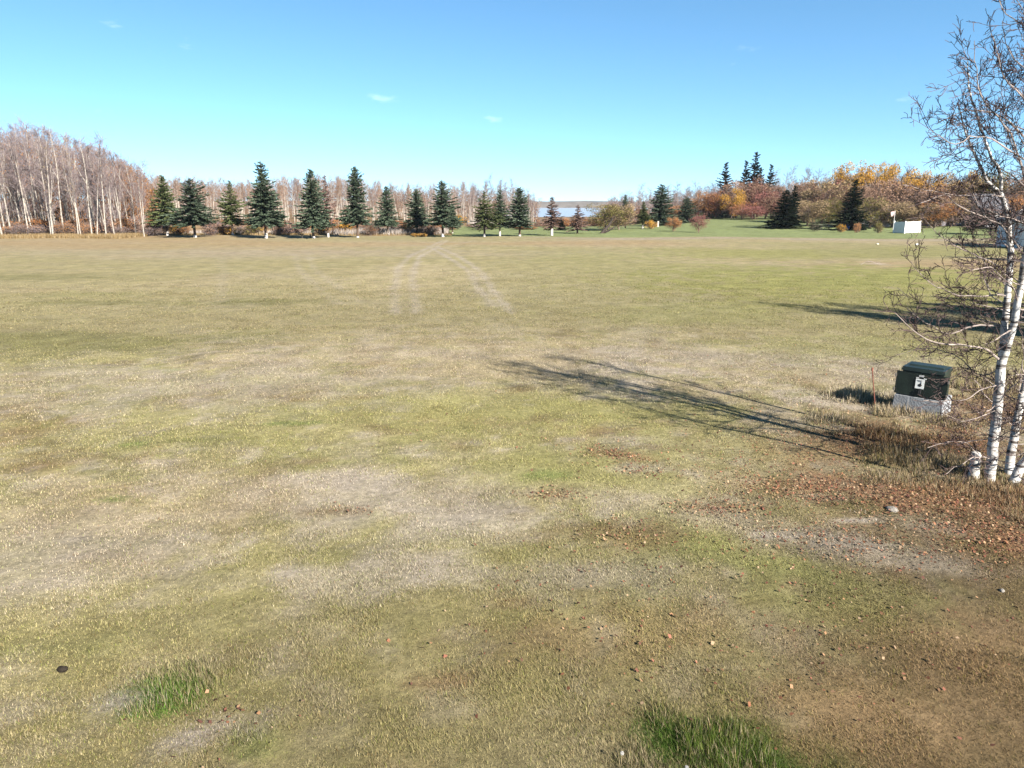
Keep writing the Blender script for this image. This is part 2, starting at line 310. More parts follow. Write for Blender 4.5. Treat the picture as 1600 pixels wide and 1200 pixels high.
# ------------------------------------------------------------------ ground sheet, lake, far shore
def lines(dense, lo, hi, g):
    a = list(dense); s = dense[1]-dense[0]; v = a[-1]
    while v < hi: s *= g; v += s; a.append(v)
    s = dense[1]-dense[0]; v = a[0]; b = []
    while v > lo: s *= g; v -= s; b.append(v)
    return np.array(b[::-1]+a)
gx = lines(np.arange(-14, 14.01, .14), -4000, 4000, 1.055)
gy = np.concatenate([lines(np.arange(3.2, 24, .12), -120, 23.9, 1.12), lines(np.arange(24.1, 104, .36), 24.1, 5000, 1.06)])
X, Y = np.meshgrid(gx, gy); Z = height(X, Y)
nx, ny = len(gx), len(gy); idx = np.arange(nx*ny).reshape(ny, nx)
F = np.stack([idx[:-1, :-1], idx[:-1, 1:], idx[1:, 1:], idx[1:, :-1]], -1).reshape(-1, 4)
gm = mesh_np('ground', np.stack([X, Y, Z], -1).reshape(-1, 3), F, [attr_ground('field_turf')], col=colour(X.ravel(), Y.ravel())*(.66+.18*sstep(14, 42, np.hypot(X, Y).ravel()))[:, None], smooth=True)  # near turf colour darkened, painting the shade in gaps between blades
tag(link('ground', gm), kind='structure')

def water_mat():
    m, n, l = newmat('lake_water'); b = n['Principled BSDF']; b.inputs['Base Color'].default_value = (.20, .22, .25, 1); b.inputs['Roughness'].default_value = .3
    tc = n.new('ShaderNodeTexCoord'); no = n.new('ShaderNodeTexNoise'); no.inputs['Scale'].default_value = .4; no.inputs['Detail'].default_value = 4; l.new(tc.outputs['Object'], no.inputs['Vector'])
    bp = n.new('ShaderNodeBump'); bp.inputs['Strength'].default_value = .35; bp.inputs['Distance'].default_value = .3; l.new(no.outputs[0], bp.inputs['Height']); l.new(bp.outputs[0], b.inputs['Normal'])
    return m
lx = np.linspace(-3900, 3900, 40); ly = np.linspace(600, 2600, 30); LX, LY = np.meshgrid(lx, ly)
li = np.arange(40*30).reshape(30, 40); LF = np.stack([li[:-1, :-1], li[:-1, 1:], li[1:, 1:], li[1:, :-1]], -1).reshape(-1, 4)
tag(link('lake', mesh_np('lake', np.stack([LX, LY, LX*0-6.9], -1).reshape(-1, 3), LF, [water_mat()])), kind='structure')
hx = np.linspace(-3900, 3900, 260); prof = [(2280, -8), (2300, 3), (2330, 1.0), (2700, 1.1), (3200, -9)]
HV = []
for k, (yy, f) in enumerate(prof):
    top = 9+6*fbm(hx, hx*0, 420, 12, 4)+3.0*fbm(hx, hx*0, 40, 13, 3)
    HV.append(np.stack([hx, yy+hx*0+60*fbm(hx, hx*0, 600, 14, 2), (top if f > 0 else hx*0+f) if f != 3 else top*.35], -1))
HV = np.concatenate(HV); hi_ = np.arange(260*len(prof)).reshape(len(prof), 260)
HF = np.stack([hi_[:-1, :-1], hi_[:-1, 1:], hi_[1:, 1:], hi_[1:, :-1]], -1).reshape(-1, 4)
tag(link('far_shore_hill', mesh_np('far_shore_hill', HV, HF, [plain('far_wood', (.10, .085, .07), .95, .35, .03, .05)], smooth=True)), kind='structure')

# ------------------------------------------------------------------ trees: meshes
BARK = plain('spruce_bark', (.085, .06, .045), .9, .3, 9, .1, .5)
PAINT = plain('trunk_whitewash', (.42, .40, .385), .8, .12, 7, .1)
ASP = birch_bark('aspen_bark', (.36, .33, .29), (.09, .075, .06), 2.0, .60)
BROWNBARK = plain('grey_brown_bark', (.16, .125, .10), .9, .3, 5, .1)
TWIG = foliage('lilac_twigs', (.165, .135, .145), (.235, .19, .185), .5, .0, .15)
TWIGB = foliage('brown_twigs', (.175, .125, .10), (.255, .175, .135), .6, .0, .2)
RUST = foliage('rust_leaves', (.30, .13, .055), (.40, .20, .075), .7, .3, .25)
GOLD = foliage('gold_leaves', (.48, .25, .035), (.60, .36, .07), .6, .35, .15)
PINK = foliage('pinkish_tan_leaves', (.25, .15, .108), (.33, .215, .15), .6, .25, .18)
TANL = foliage('tan_leaves', (.24, .175, .095), (.33, .245, .145), .6, .25, .18)
OLIVE = foliage('olive_leaves', (.12, .115, .035), (.22, .19, .065), .8, .25, .15)
MAROON = foliage('maroon_twigs', (.21, .09, .085), (.29, .13, .11), .7, .1, .2)
NEED = foliage('spruce_needles', (.046, .068, .044), (.108, .138, .094), 1.3, .1, .14)
NEEDY = foliage('yellow_green_needles', (.055, .072, .030), (.112, .132, .058), 1.3, .1, .12)
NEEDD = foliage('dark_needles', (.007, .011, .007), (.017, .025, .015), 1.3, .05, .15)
NEEDB = foliage('brown_dying_needles', (.13, .085, .072), (.21, .14, .12), 1.3, .1, .12)

def spruce_mesh(seed, H, R, z0, mat, dens=1.0, taper=.85, ragged=.25, lean=(0, 0)):
    """two meshes: trunk and crown (H metres tall)"""
    rng = np.random.default_rng(seed); t = MB(); c = MB()
    tr = .017*H
    t.tube([(0, 0, -.15), (0, 0, H*.3), (0, 0, H*.7), (0, 0, H*.985)], [tr*1.15, tr*.8, tr*.4, .012], 8)
    C = []; D = []; L = []; W = []
    z = z0; lean = rng.normal(0, .012, 2)+np.array(lean); az0 = rng.uniform(0, 6.28); lv = 0.0
    while z < H*.985:
        u = (z-z0)/(H-z0); r = R*((1-u)**taper)*min(1, .78+u*3.0)*1.12+.10
        lv = lv*.6+rng.normal(0, .085); r *= 1+lv; nb = max(4, int((5.5+r*4.6)*dens)); ph = rng.uniform(0, 6.28)
        lob = 1+ragged*np.sin(3*ph+np.arange(nb)*1.7+z*2.1)*.6
        for k in range(nb):
            zj = rng.uniform(-.13, .13); a = ph+k*6.283/nb+rng.normal(0, .25); l = r*rng.uniform(.72, 1.08)*lob[k]*(1+rng.normal(0, ragged*.3))
            if rng.random() < .10+ragged*.2: continue
            l *= 1+ragged*.45*math.cos(a-az0-z*.5)
            up = .55*u-.18+rng.normal(0, .06); ca, sa = math.cos(a), math.sin(a)
            q = max(2, int(l/.2)+1)
            for i in range(q):
                s = (i+.7)/q
                zz = z+zj+l*(up*s - .30*s*(1-u)*s + .22*s**3)
                p = (ca*l*s, sa*l*s, zz)
                dd = np.array((ca, sa, up-.25+.4*s))
                for m in (-1, 0, 1):
                    side = np.array((-sa, ca, 0))*m*.85
                    C.append(np.array(p)+side*.10+rng.normal(0, .035, 3)); D.append(dd+side+rng.normal(0, .16, 3)); L.append(rng.uniform(.30, .52)*(1.12-.45*u)); W.append(rng.uniform(.13, .22)*(1.1-.4*u))
        z += rng.uniform(.19, .27)*(H/8.5)**.5
    for k in range(14): C.append((rng.normal(0, .02), rng.normal(0, .02), H-.05-.06*k)); D.append((rng.normal(0, .5), rng.normal(0, .5), 1)); L.append(.3); W.append(.07)
    C = np.array(C); C[:, :2] += np.outer(C[:, 2]-z0, lean)
    c.cards(C, np.array(D), np.array(L), np.array(W), rng)
    return t.mesh('spruce_trunk', [BARK]), c.mesh('spruce_crown', [mat])

def walk(rng, p, d, L, n, wob, trop):
    pts = [np.array(p, float)]; d = np.array(d, float); d /= np.linalg.norm(d)
    for i in range(n):
        d = d+rng.normal(0, wob, 3)+np.array((0, 0, trop)); d /= np.linalg.norm(d)
        pts.append(pts[-1]+d*L/n)
    return np.array(pts)
def aspen_mesh(seed, H=14, leafy=0.0, leafmat=RUST, twigmat=TWIG, crown0=.42, spread=.17, ntw=16, barkmat=ASP, tr=.105):
    rng = np.random.default_rng(seed); t = MB(); c = MB()
    P = walk(rng, (0, 0, -.2), (rng.normal(0, .04), rng.normal(0, .04), 1), H*.97+.2, 9, .035, .03)
    R = np.linspace(tr*1.1, .018, 10); t.tube(P, R, 6)
    if rng.random() < .35:                                         # forked leader
        i = rng.integers(3, 6); Q = walk(rng, P[i], (rng.normal(0, .35), rng.normal(0, .35), 1), H*.97*(1-i/9)*.9, 6, .05, .1); t.tube(Q, np.linspace(R[i]*.75, .012, 7), 5)
    TC = []; TD = []; TL = []; LC = []
    nb = int(34*H/14)
    for k in range(nb):
        u = crown0+(.97-crown0)*(k+.5)/nb if rng.random() > .12 else rng.uniform(.12, crown0)
        i = min(8, int(u*9)); f = u*9-i; p = P[i]*(1-f)+P[i+1]*f
        a = rng.uniform(0, 6.283); l = H*spread*(1.15-.75*max(0, (u-crown0)/(1-crown0)))*rng.uniform(.6, 1.2)
        Q = walk(rng, p, (math.cos(a), math.sin(a), rng.uniform(.5, 1.1)), l, 4, .16, .12)
        c.tube(Q, np.linspace(.026, .007, 5)*H/14, 3, 0, False)
        for m in range(ntw):
            j = rng.integers(0, 4); g = rng.random(); b = Q[j]*(1-g)+Q[j+1]*g
            dv = (Q[j+1]-Q[j]); dv = dv/np.linalg.norm(dv)+rng.normal(0, .55, 3)+np.array((0, 0, .15)); ll = rng.uniform(.35, 1.0)*H/14
            TC.append(b); TD.append(dv); TL.append(ll)
            dn = dv/np.linalg.norm(dv)
            for w in range(3):
                b2 = b+dn*ll*rng.uniform(.25, .9); TC.append(b2); TD.append(dn+rng.normal(0, .6, 3)); TL.append(ll*rng.uniform(.3, .65))
            if rng.random() < leafy:
                for w in range(3): LC.append(b+dn*ll*rng.uniform(.1, 1.05)+rng.normal(0, .12, 3))
    c.ribs(TC, np.array(TD), np.array(TL), .022*(H/14)**.5, rng, 0)
    if LC: c.cards(np.array(LC), rng.normal(size=(len(LC), 3)), rng.uniform(.11, .20, len(LC)), rng.uniform(.09, .15, len(LC)), rng, 1)
    return t.mesh('aspen_trunk', [barkmat]), c.mesh('aspen_crown', [twigmat, leafmat])
def round_mesh(seed, H, R, leafmat, twigmat, nleaf=3600, fill=.9, z0=.12, barkmat=BROWNBARK, lsize=.2, squash=1.0, stems=1):
    """round-headed tree or shrub: limbs, twigs and small leaf faces in lumpy clusters"""
    rng = np.random.default_rng(seed); t = MB(); c = MB()
    for s in range(stems):
        d0 = (rng.normal(0, .1+.25*(stems > 1)), rng.normal(0, .1+.25*(stems > 1)), 1)
        P = walk(rng, (0, 0, -.15), d0, H*.55, 5, .07, .05); t.tube(P, np.linspace(.02*H+.02, .012*H, 6)/stems**.5, 6)
        for k in range(9):
            i = rng.integers(1, 5); a = rng.uniform(0, 6.28)
            Q = walk(rng, P[i], (math.cos(a), math.sin(a), rng.uniform(.4, 1.6)), R*rng.uniform(.7, 1.1), 4, .15, .1); t.tube(Q, np.linspace(.009*H, .003*H, 5), 4, 0, False)
    zc = H*(z0+1)/2; hz_ = H*(1-z0)/2
    ncl = 46; cl = []
    while len(cl) < ncl:
        v = rng.normal(size=3); v /= np.linalg.norm(v); q = rng.uniform(.35, .93)
        cl.append((v[0]*R*q, v[1]*R*q, zc+v[2]*hz_*q*squash, rng.uniform(.2, .36)*R))
    cl = np.array(cl)
    k = rng.integers(0, ncl, nleaf); off = rng.normal(size=(nleaf, 3)); off *= (rng.uniform(.3, 1, nleaf)**.5/np.linalg.norm(off, axis=1))[:, None]
    LC = cl[k, :3]+off*cl[k, 3:4]*np.array((1, 1, .85)); LC[:, 2] = np.maximum(LC[:, 2], .05)
    nl = int(nleaf*fill)
    c.cards(LC[:nl], rng.normal(size=(nl, 3)), rng.uniform(.9, 1.6, nl)*lsize, rng.uniform(.7, 1.15, nl)*lsize, rng, 1)
    k = rng.integers(0, ncl, 1700); b = cl[k, :3]*rng.uniform(.55, 1.0, (1700, 1))+np.array((0, 0, zc*.25))*rng.uniform(0, .6, (1700, 1))+rng.normal(0, .12*R, (1700, 3))
    dv = b-np.array((0, 0, zc*.55)); dv /= np.linalg.norm(dv, axis=1)[:, None]+1e-6
    b[:, 2] = np.maximum(b[:, 2], .05)
    c.ribs(b, dv+rng.normal(0, .4, (1700, 3)), rng.uniform(.12, .36, 1700)*R, .011*R+.006, rng, 0)
    return t.mesh('tree_trunk', [barkmat]), c.mesh('tree_crown', [twigmat, leafmat])

RND = random.Random(7)
def put_tree(name, meshes, H0, x, y, h, wid=None, label='', cat='tree', group=None, rz=None, paint=None, dz=0.0, lean=0.0):
    """one tree: an Empty at its foot, trunk and crown as parts"""
    s = h/H0; w = s if wid is None else wid
    e = link(name, None, None, (x, y, hz(x, y)+dz), RND.uniform(0, 6.28) if rz is None else rz, (w, w, s)); e.empty_display_size = .3
    if lean: e.rotation_euler[1] = lean
    tag(e, label, cat, group)
    t = link('trunk', meshes[0], e); link('crown', meshes[1], e)
    if paint: link('painted_band', paint, t, (0, 0, 0), 0, (1/w, 1/w, 1/s))
    return e

# ------------------------------------------------------------------ the row of spruces with whitewashed trunks
SH = 8.5
SPR = [spruce_mesh(11, SH, 2.0, 2.0, NEED, 1.0, .80, .22), spruce_mesh(12, SH, 2.15, 1.95, NEED, 1.0, .92, .30), spruce_mesh(13, SH, 1.7, 1.95, NEED, 1.0, .75, .25),
       spruce_mesh(14, SH, 2.0, 1.9, NEEDY, 1.0, .85, .2), spruce_mesh(15, SH, 1.9, 2.1, NEED, .85, .8, .35)]
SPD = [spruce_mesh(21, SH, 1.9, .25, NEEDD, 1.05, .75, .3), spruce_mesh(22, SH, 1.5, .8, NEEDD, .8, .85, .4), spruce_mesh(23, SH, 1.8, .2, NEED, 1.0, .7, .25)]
SPB = [spruce_mesh(31, SH, 1.5, 1.6, NEEDB, .5, .8, .45), spruce_mesh(32, SH, 1.7, 1.2, NEEDB, .55, .8, .4)]
def band(h, r, seed):
    rng = np.random.default_rng(seed); b = MB(); n = 10
    b.tube([(0, 0, -.1), (0, 0, h*.5), (0, 0, h)], [r*1.06, r*1.0, r*.97], n, 0, False); return b.mesh('painted_band', [PAINT])
ROWL = 'green spruce with whitewashed trunk foot in the row along the field edge'
row = [  # px, base py, top py, crown width px, mesh, paint height m, label
 (262, 368, 283, 46, 3, .8, 'yellow-green narrow-topped spruce beside the grey leafless wood, first of the row'),
 (305, 371, 287, 58, 1, .5, 'broad spruce with blunt leaning top overlapping the yellow-green spruce'),
 (364, 368, 290, 40, 4, .55, 'small sparse spruce between the broad blunt spruce and the tallest one'),
 (416, 372, 263, 54, 0, .95, 'tallest blue-green spruce of the row, with slim pointed tip and white trunk'),
 (490, 372, 274, 52, 0, .35, 'large dense spruce beside the thin brown conifer'),
 (559, 371, 271, 40, 2, .25, 'tall narrow spruce standing alone above orange shrubs'),
 (606, 367, 297, 42, 1, .35, 'medium dark spruce above the pale dry reeds'),
 (652, 367, 302, 42, 0, .1, 'small blue-green spruce above the low yellow shrub'),
 (692, 370, 289, 50, 4, .6, 'dark bushy spruce with a smaller spruce close behind it'),
 (757, 370, 305, 44, 1, .55, 'ragged olive spruce touching the slim spruce next to it'),
 (781, 369, 303, 28, 2, .95, 'slim spruce with long white trunk between two bushier spruces'),
 (812, 369, 301, 44, 0, .3, 'dense conical spruce, last green one of the row before the brown conifers')]
rg0 = random.Random(12)
for i, (px, by, ty, wpx, k, ph, lab) in enumerate(row):
    p = gp(px, by); h = (by-ty)/FPX*p.y*1.03+.1; w = wpx/FPX*p.y/2/[2.0, 2.15, 1.7, 2.0, 1.9][k]
    q = rg0.uniform
    ms = spruce_mesh(200+i, SH, [2.0, 2.15, 1.7, 2.0, 1.9][k], 1.75+q(0, .45), NEEDY if i in (0, 2, 9) else NEED, [1.0, .95, .8, 1.05, 1.0, 1.0, .95, 1.0, .9, .75, .85, 1.1][i], [.85, .72, .95, .78, .8, .68, .9, .82, .78, 1.0, .8, .75][i], [.22, .5, .45, .2, .25, .28, .35, .3, .4, .55, .35, .2][i], (-.035, 0) if i == 1 else (0, 0))
    put_tree('spruce_tree', ms, SH, p.x, p.y, h, w, lab, 'spruce', 'spruces along the field edge', rz=0 if i == 1 else None, paint=band(ph*.65, .017*SH*w*1.16+.02, i))
def simple_spruce(px, by, ty, wpx, ms, R, lab, group=None, paint=0, Y=None, dz=0):
    p = gp(px, by) if Y is None else Vector(((px-800)/FPX*Y*.975, Y, 0))
    p.z = hz(p.x, p.y)
    top = at(px, ty, p.y).z; h = max(1.0, top-p.z)
    w = wpx/FPX*p.y/2/R
    return put_tree('spruce_tree', ms, SH, p.x, p.y, h, w, lab, 'spruce', group, paint=band(paint, .017*SH*w*1.16+.03, int(px)) if paint else None)
simple_spruce(513, 371, 272, 24, SPB[0], 1.5, 'thin sparse brown conifer close beside the large dense spruce', paint=.5)
simple_spruce(707, 364, 318, 26, SPR[0], 2.0, 'smaller spruce close behind the dark bushy one', paint=.1)
simple_spruce(862, 368, 307, 32, SPB[0], 1.5, 'pinkish half-bare conifer with dark tip and white trunk foot on the green lawn', paint=.9)
simple_spruce(902, 365, 320, 32, SPB[1], 1.7, 'short reddish-brown dying conifer near the leaning tan willow')
simple_spruce(877, 360, 340, 14, SPD[0], 1.9, 'small dark spruce behind the pinkish half-bare conifer')
simple_spruce(977, 356, 304, 20, SPR[2], 1.7, 'narrow pale green spruce behind the tan willow')
simple_spruce(1004, 357, 315, 24, SPR[3], 2.0, 'yellow-green spruce with pale trunk foot beside the yellow shrub', paint=.6)
simple_spruce(1032, 353, 288, 44, SPD[2], 1.8, 'big full blue-green spruce with boughs to the grass on the rising lawn')
simple_spruce(1072, 351, 308, 32, SPD[2], 1.8, 'medium spruce between two small bare-stemmed round trees')
simple_spruce(1114, 348, 312, 30, SPD[2], 1.8, 'squat blue-green spruce, twin of the one touching it', 'touching pair of squat spruces')
simple_spruce(1131, 347, 309, 26, SPD[2], 1.8, 'squat blue-green spruce, twin of the one touching it', 'touching pair of squat spruces')
TALL = 'tall dark spruce rising above the rust trees on the right'
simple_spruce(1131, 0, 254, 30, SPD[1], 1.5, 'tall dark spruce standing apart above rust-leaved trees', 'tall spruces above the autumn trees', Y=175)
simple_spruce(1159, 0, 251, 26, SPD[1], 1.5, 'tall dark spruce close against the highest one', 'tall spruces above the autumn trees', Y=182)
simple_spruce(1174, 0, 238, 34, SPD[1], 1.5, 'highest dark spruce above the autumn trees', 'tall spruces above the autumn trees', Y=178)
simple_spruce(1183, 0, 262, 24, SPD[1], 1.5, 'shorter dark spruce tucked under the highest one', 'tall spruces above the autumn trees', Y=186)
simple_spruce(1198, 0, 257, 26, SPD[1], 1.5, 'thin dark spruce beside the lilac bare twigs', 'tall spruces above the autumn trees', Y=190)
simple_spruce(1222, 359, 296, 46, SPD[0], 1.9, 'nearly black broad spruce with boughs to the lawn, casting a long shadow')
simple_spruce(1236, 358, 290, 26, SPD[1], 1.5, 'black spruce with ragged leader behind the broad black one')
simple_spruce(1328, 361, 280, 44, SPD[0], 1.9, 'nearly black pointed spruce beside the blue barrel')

# ------------------------------------------------------------------ leafless aspen wood on the left and behind the row
ASN = [aspen_mesh(41+i, 14, lf, m) for i, (lf, m) in enumerate([(0, RUST), (.06, RUST), (0, RUST), (.14, RUST), (.10, TANL), (.04, PINK)])]
ASF = [aspen_mesh(61+i, 14, lf, m, tw, .5, .13, 13) for i, (lf, m, tw) in enumerate([(0, RUST, TWIG), (.05, PINK, TWIGB), (0, RUST, TWIGB), (.10, PINK, TWIGB), (.14, RUST, TWIGB)])]
rg = random.Random(3)
for i in range(122):
    px = rg.uniform(-60, 226); d = rg.random()**1.3; y = 91+ d*34+ (px/240)*3
    x = (px-800)/FPX*y*.975
    top = np.interp(px, [-60, 60, 130, 175, 200, 225, 245], [188, 188, 202, 212, 230, 248, 266])+rg.uniform(-6, 34)
    h = at(px, top, y).z-hz(x, y)
    if d > .35 and rg.random() < .4: h *= .75
    put_tree('aspen_tree', ASN[rg.randrange(6)], 14, x, y, h, h/14*rg.uniform(.85, 1.1), 'pale-trunked nearly leafless tall aspen in the wood beside the yellow-green spruce', 'aspen', 'tall aspens of the near wood', lean=rg.uniform(-.05, .05))
for i in range(190):
    px = rg.uniform(225, 838); y = 150+rg.random()*62
    x = (px-800)/FPX*y*.975
    top = np.interp(px, [225, 260, 330, 380, 420, 470, 560, 600, 660, 690, 740, 800, 815, 838], [268, 272, 276, 279, 281, 270, 272, 286, 287, 283, 281, 279, 288, 306])+rg.uniform(-3, 14)
    h = at(px, top, y).z-hz(x, y)
    k = rg.choice([0, 0, 0, 2, 1]) if px > 660 else rg.choice([0, 1, 2, 3, 3, 4, 1, 2])
    put_tree('aspen_tree', ASF[k], 14, x, y, h, h/14*rg.uniform(.9, 1.25), 'slim pale-trunked autumn aspen in the far wood behind the spruce row', 'aspen', 'aspens of the far wood')
for px, ty in ((768, 270), (782, 280), (798, 276), (833, 300), (725, 282)):
    y = 158; x = (px-800)/FPX*y*.975; h = at(px, ty, y).z-hz(x, y)
    put_tree('aspen_tree', ASF[0], 14, x, y, h, h/14*.8, 'thin bare lilac-grey tree poking above the end of the far wood', 'aspen', 'thin bare trees above the far wood')

# ------------------------------------------------------------------ shrubs
BUS = {'orange': round_mesh(81, 2, 1.25, GOLD, TWIGB, 900, 1, .02, lsize=.13, stems=4), 'rust': round_mesh(82, 2, 1.25, RUST, TWIGB, 800, 1, .02, lsize=.13, stems=4),
       'pink': round_mesh(83, 2, 1.25, PINK, TWIG, 700, 1, .02, lsize=.12, stems=4), 'grey': round_mesh(84, 2, 1.25, PINK, TWIG, 200, 1, .02, lsize=.1, stems=5),
       'olive': round_mesh(85, 2, 1.25, OLIVE, TWIGB, 1000, 1, .02, lsize=.13, stems=4), 'brown': round_mesh(86, 2, 1.25, RUST, TWIGB, 250, 1, .02, lsize=.1, stems=5)}
SHL = {'orange': 'golden-leaved low shrub', 'rust': 'rusty-leaved low shrub', 'pink': 'pinkish-tan low shrub', 'grey': 'grey leafless low shrub', 'olive': 'olive-green low shrub', 'brown': 'brown twiggy low shrub'}
def shrub(px, y, ty, wpx, kind, where, group):
    x = (px-800)/FPX*y*.975; z = hz(x, y); h = max(.5, at(px, ty, y).z-z); w = wpx/FPX*y/2/1.25
    m = BUS[kind]; s = h/2
    e = link('shrub', None, None, (x, y, z), RND.uniform(0, 6.28), (w, w, s)); tag(e, SHL[kind]+' '+where, 'shrub', group)
    link('stems', m[0], e); link('foliage', m[1], e)
for px, ty, w, k in [(232, 352, 34, 'brown'), (250, 350, 30, 'grey'), (272, 355, 26, 'orange'), (285, 356, 24, 'rust'), (325, 356, 28, 'pink'), (336, 359, 24, 'orange'), (350, 357, 22, 'rust'), (358, 358, 18, 'orange'),
                     (376, 356, 26, 'grey'), (392, 356, 30, 'olive'), (402, 358, 24, 'orange'), (432, 353, 26, 'pink'), (443, 356, 26, 'rust'), (458, 350, 34, 'pink'), (470, 356, 26, 'grey'), (502, 356, 26, 'orange'),
                     (524, 355, 24, 'rust'), (537, 350, 34, 'orange'), (548, 355, 22, 'rust'), (578, 352, 26, 'brown'), (590, 358, 22, 'grey'), (636, 354, 26, 'orange'), (625, 357, 24, 'pink'), (662, 352, 30, 'grey'), (676, 354, 26, 'brown'), (718, 340, 28, 'orange')]:
    shrub(px, rg.uniform(99, 103) if px != 718 else 140, ty-5, w*1.1, k, 'in the hedge behind the spruce trunks', 'shrubs behind the spruce row')
for px, ty, w in ((646, 366, 14), (657, 366, 16), (663, 367, 10)):
    shrub(px, 94.5, ty-1, w, 'orange', 'standing alone at the edge of the field', 'small yellow shrub clumps at the field edge')
for i in range(70):
    px = rg.uniform(240, 830); y = rg.uniform(118, 150)
    shrub(px, y, rg.uniform(341, 352) if px < 640 else rg.uniform(347, 354), rg.uniform(26, 46), rg.choice(['brown', 'grey', 'pink', 'brown', 'rust']), 'in the thicket at the foot of the far wood', 'thicket under the far wood')
for i in range(40):
    px = rg.uniform(-40, 240); y = rg.uniform(93, 108)
    shrub(px, y, rg.uniform(338, 352), rg.uniform(34, 60), rg.choice(['brown', 'brown', 'pink', 'rust', 'grey']), 'under the tall aspen wood', 'undergrowth of the near wood')
for i in range(44):
    px = rg.uniform(815, 1010); y = rg.uniform(150, 235)
    shrub(px, y, rg.uniform(338, 347), rg.uniform(22, 40), rg.choice(['brown', 'pink', 'brown', 'rust']), 'in the scrub between lawn and lake', 'scrub towards the lake')
shrub(1017, 125, 343, 22, 'orange', 'beside the big blue-green spruce', None)
shrub(1316, 108, 349, 16, 'orange', 'at the foot of the black pointed spruce', None)
shrub(1375, 107, 346, 16, 'olive', 'next to the white fence', None)
shrub(1342, 108, 347, 14, 'rust', 'between the barrel and the white fence', None)

# ------------------------------------------------------------------ autumn trees on the right
RT = {'pink': [round_mesh(91, 9, 4, PINK, MAROON, 4200, .9, .1), round_mesh(92, 9, 4, PINK, TWIGB, 3800, .9, .08)], 'tan': [round_mesh(93, 9, 4, TANL, TWIGB, 4200, .95, .06)],
      'gold': [round_mesh(94, 9, 4, GOLD, TWIG, 5600, .95, .1), round_mesh(95, 9, 4, GOLD, TWIGB, 4600, .9, .1)], 'rust': [round_mesh(96, 9, 4, RUST, TWIGB, 3800, .9, .08), round_mesh(97, 9, 4, RUST, MAROON, 2600, .8, .08)],
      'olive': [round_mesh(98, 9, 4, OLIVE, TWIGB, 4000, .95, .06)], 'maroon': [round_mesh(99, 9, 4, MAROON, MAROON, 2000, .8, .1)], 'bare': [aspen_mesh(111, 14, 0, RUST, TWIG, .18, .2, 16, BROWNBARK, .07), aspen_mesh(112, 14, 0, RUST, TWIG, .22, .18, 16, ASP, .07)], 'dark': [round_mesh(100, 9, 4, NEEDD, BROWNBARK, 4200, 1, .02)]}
TL = {'pink': 'rounded pinkish-tan autumn tree', 'tan': 'rounded dry tan tree', 'gold': 'golden-leaved tree', 'rust': 'rust-leaved tree', 'olive': 'olive-brown tree', 'maroon': 'maroon-twigged bare tree', 'bare': 'bare lilac-grey tree', 'dark': 'dark green rounded evergreen'}
def rtree(px, ty, wpx, kind, Y, where, group=None, by=None):
    x = (px-800)/FPX*Y*.975; z = hz(x, Y); h = at(px, ty, Y).z-z
    m = rg.choice(RT[kind]); H0 = 14 if kind == 'bare' else 9; w = wpx/FPX*Y/2/(3.4 if kind != 'bare' else 2.6)
    put_tree('autumn_tree' if kind != 'dark' else 'evergreen_bush', m, H0, x, Y, h, w, TL[kind]+' '+where, 'tree', group)
for px, ty in ((955, 306), (968, 299), (985, 296), (1001, 284), (1012, 292), (1022, 298), (1045, 286), (1058, 282), (1072, 287), (1086, 281), (1098, 286), (1112, 282), (1124, 280), (1143, 285)):
    rtree(px, ty+2, 34, 'bare', rg.uniform(180, 205), 'rising behind the spruces of the rising lawn', 'bare trees behind the right lawn')
for px, ty in ((1211, 264), (1222, 268), (1233, 258), (1248, 262), (1258, 259), (1270, 263), (1285, 268), (1360, 252), (1385, 250), (1410, 255)):
    rtree(px, ty, 36, 'bare', rg.uniform(172, 190), 'showing above the pinkish and golden crowns', 'bare trees above the golden crowns')
for px, ty, w, k, Y in [(1062, 318, 40, 'rust', 172), (1090, 308, 44, 'rust', 170), (1105, 296, 46, 'rust', 168), (1122, 292, 44, 'rust', 166), (1143, 292, 40, 'gold', 164), (1150, 276, 50, 'pink', 170), (1160, 312, 44, 'rust', 158), (1178, 275, 50, 'pink', 168), (1196, 290, 44, 'maroon', 164), (1205, 300, 44, 'pink', 158),
                        (1176, 318, 36, 'maroon', 155), (1215, 284, 44, 'pink', 166), (1040, 316, 34, 'pink', 180), (1000, 322, 34, 'pink', 178), (1250, 280, 50, 'pink', 160)]:
    rtree(px, ty, w, k, Y, 'in the mixed belt under the tall dark spruces', 'mixed autumn belt under the tall spruces')
for px, ty, w, k, Y in [(1258, 276, 56, 'pink', 140), (1284, 270, 70, 'tan', 138), (1262, 306, 56, 'tan', 128), (1296, 308, 50, 'olive', 128), (1300, 276, 50, 'maroon', 150)]:
    rtree(px, ty, w, k, Y, 'between the two black spruces', 'round trees between the black spruces')
for px, ty, w in [(1305, 268, 44), (1322, 250, 52), (1347, 254, 48), (1370, 252, 50), (1396, 254, 52), (1420, 260, 48), (1446, 264, 46), (1480, 266, 50), (1506, 264, 46)]:
    rtree(px, ty, w, 'gold', rg.uniform(160, 172), 'in the high golden crowns behind the white fence', 'golden trees behind the white fence')
for px, ty, w, k, Y in [(1352, 284, 60, 'pink', 134), (1380, 272, 72, 'pink', 136), (1412, 282, 66, 'pink', 134), (1442, 286, 64, 'pink', 130), (1470, 290, 60, 'pink', 128), (1360, 306, 56, 'olive', 124), (1395, 308, 60, 'tan', 124), (1430, 312, 60, 'tan', 122), (1462, 312, 56, 'rust', 122), (1488, 300, 50, 'tan', 126)]:
    rtree(px, ty, w, k, Y, 'in the dense round trees behind the white fence', 'round trees behind the white fence')
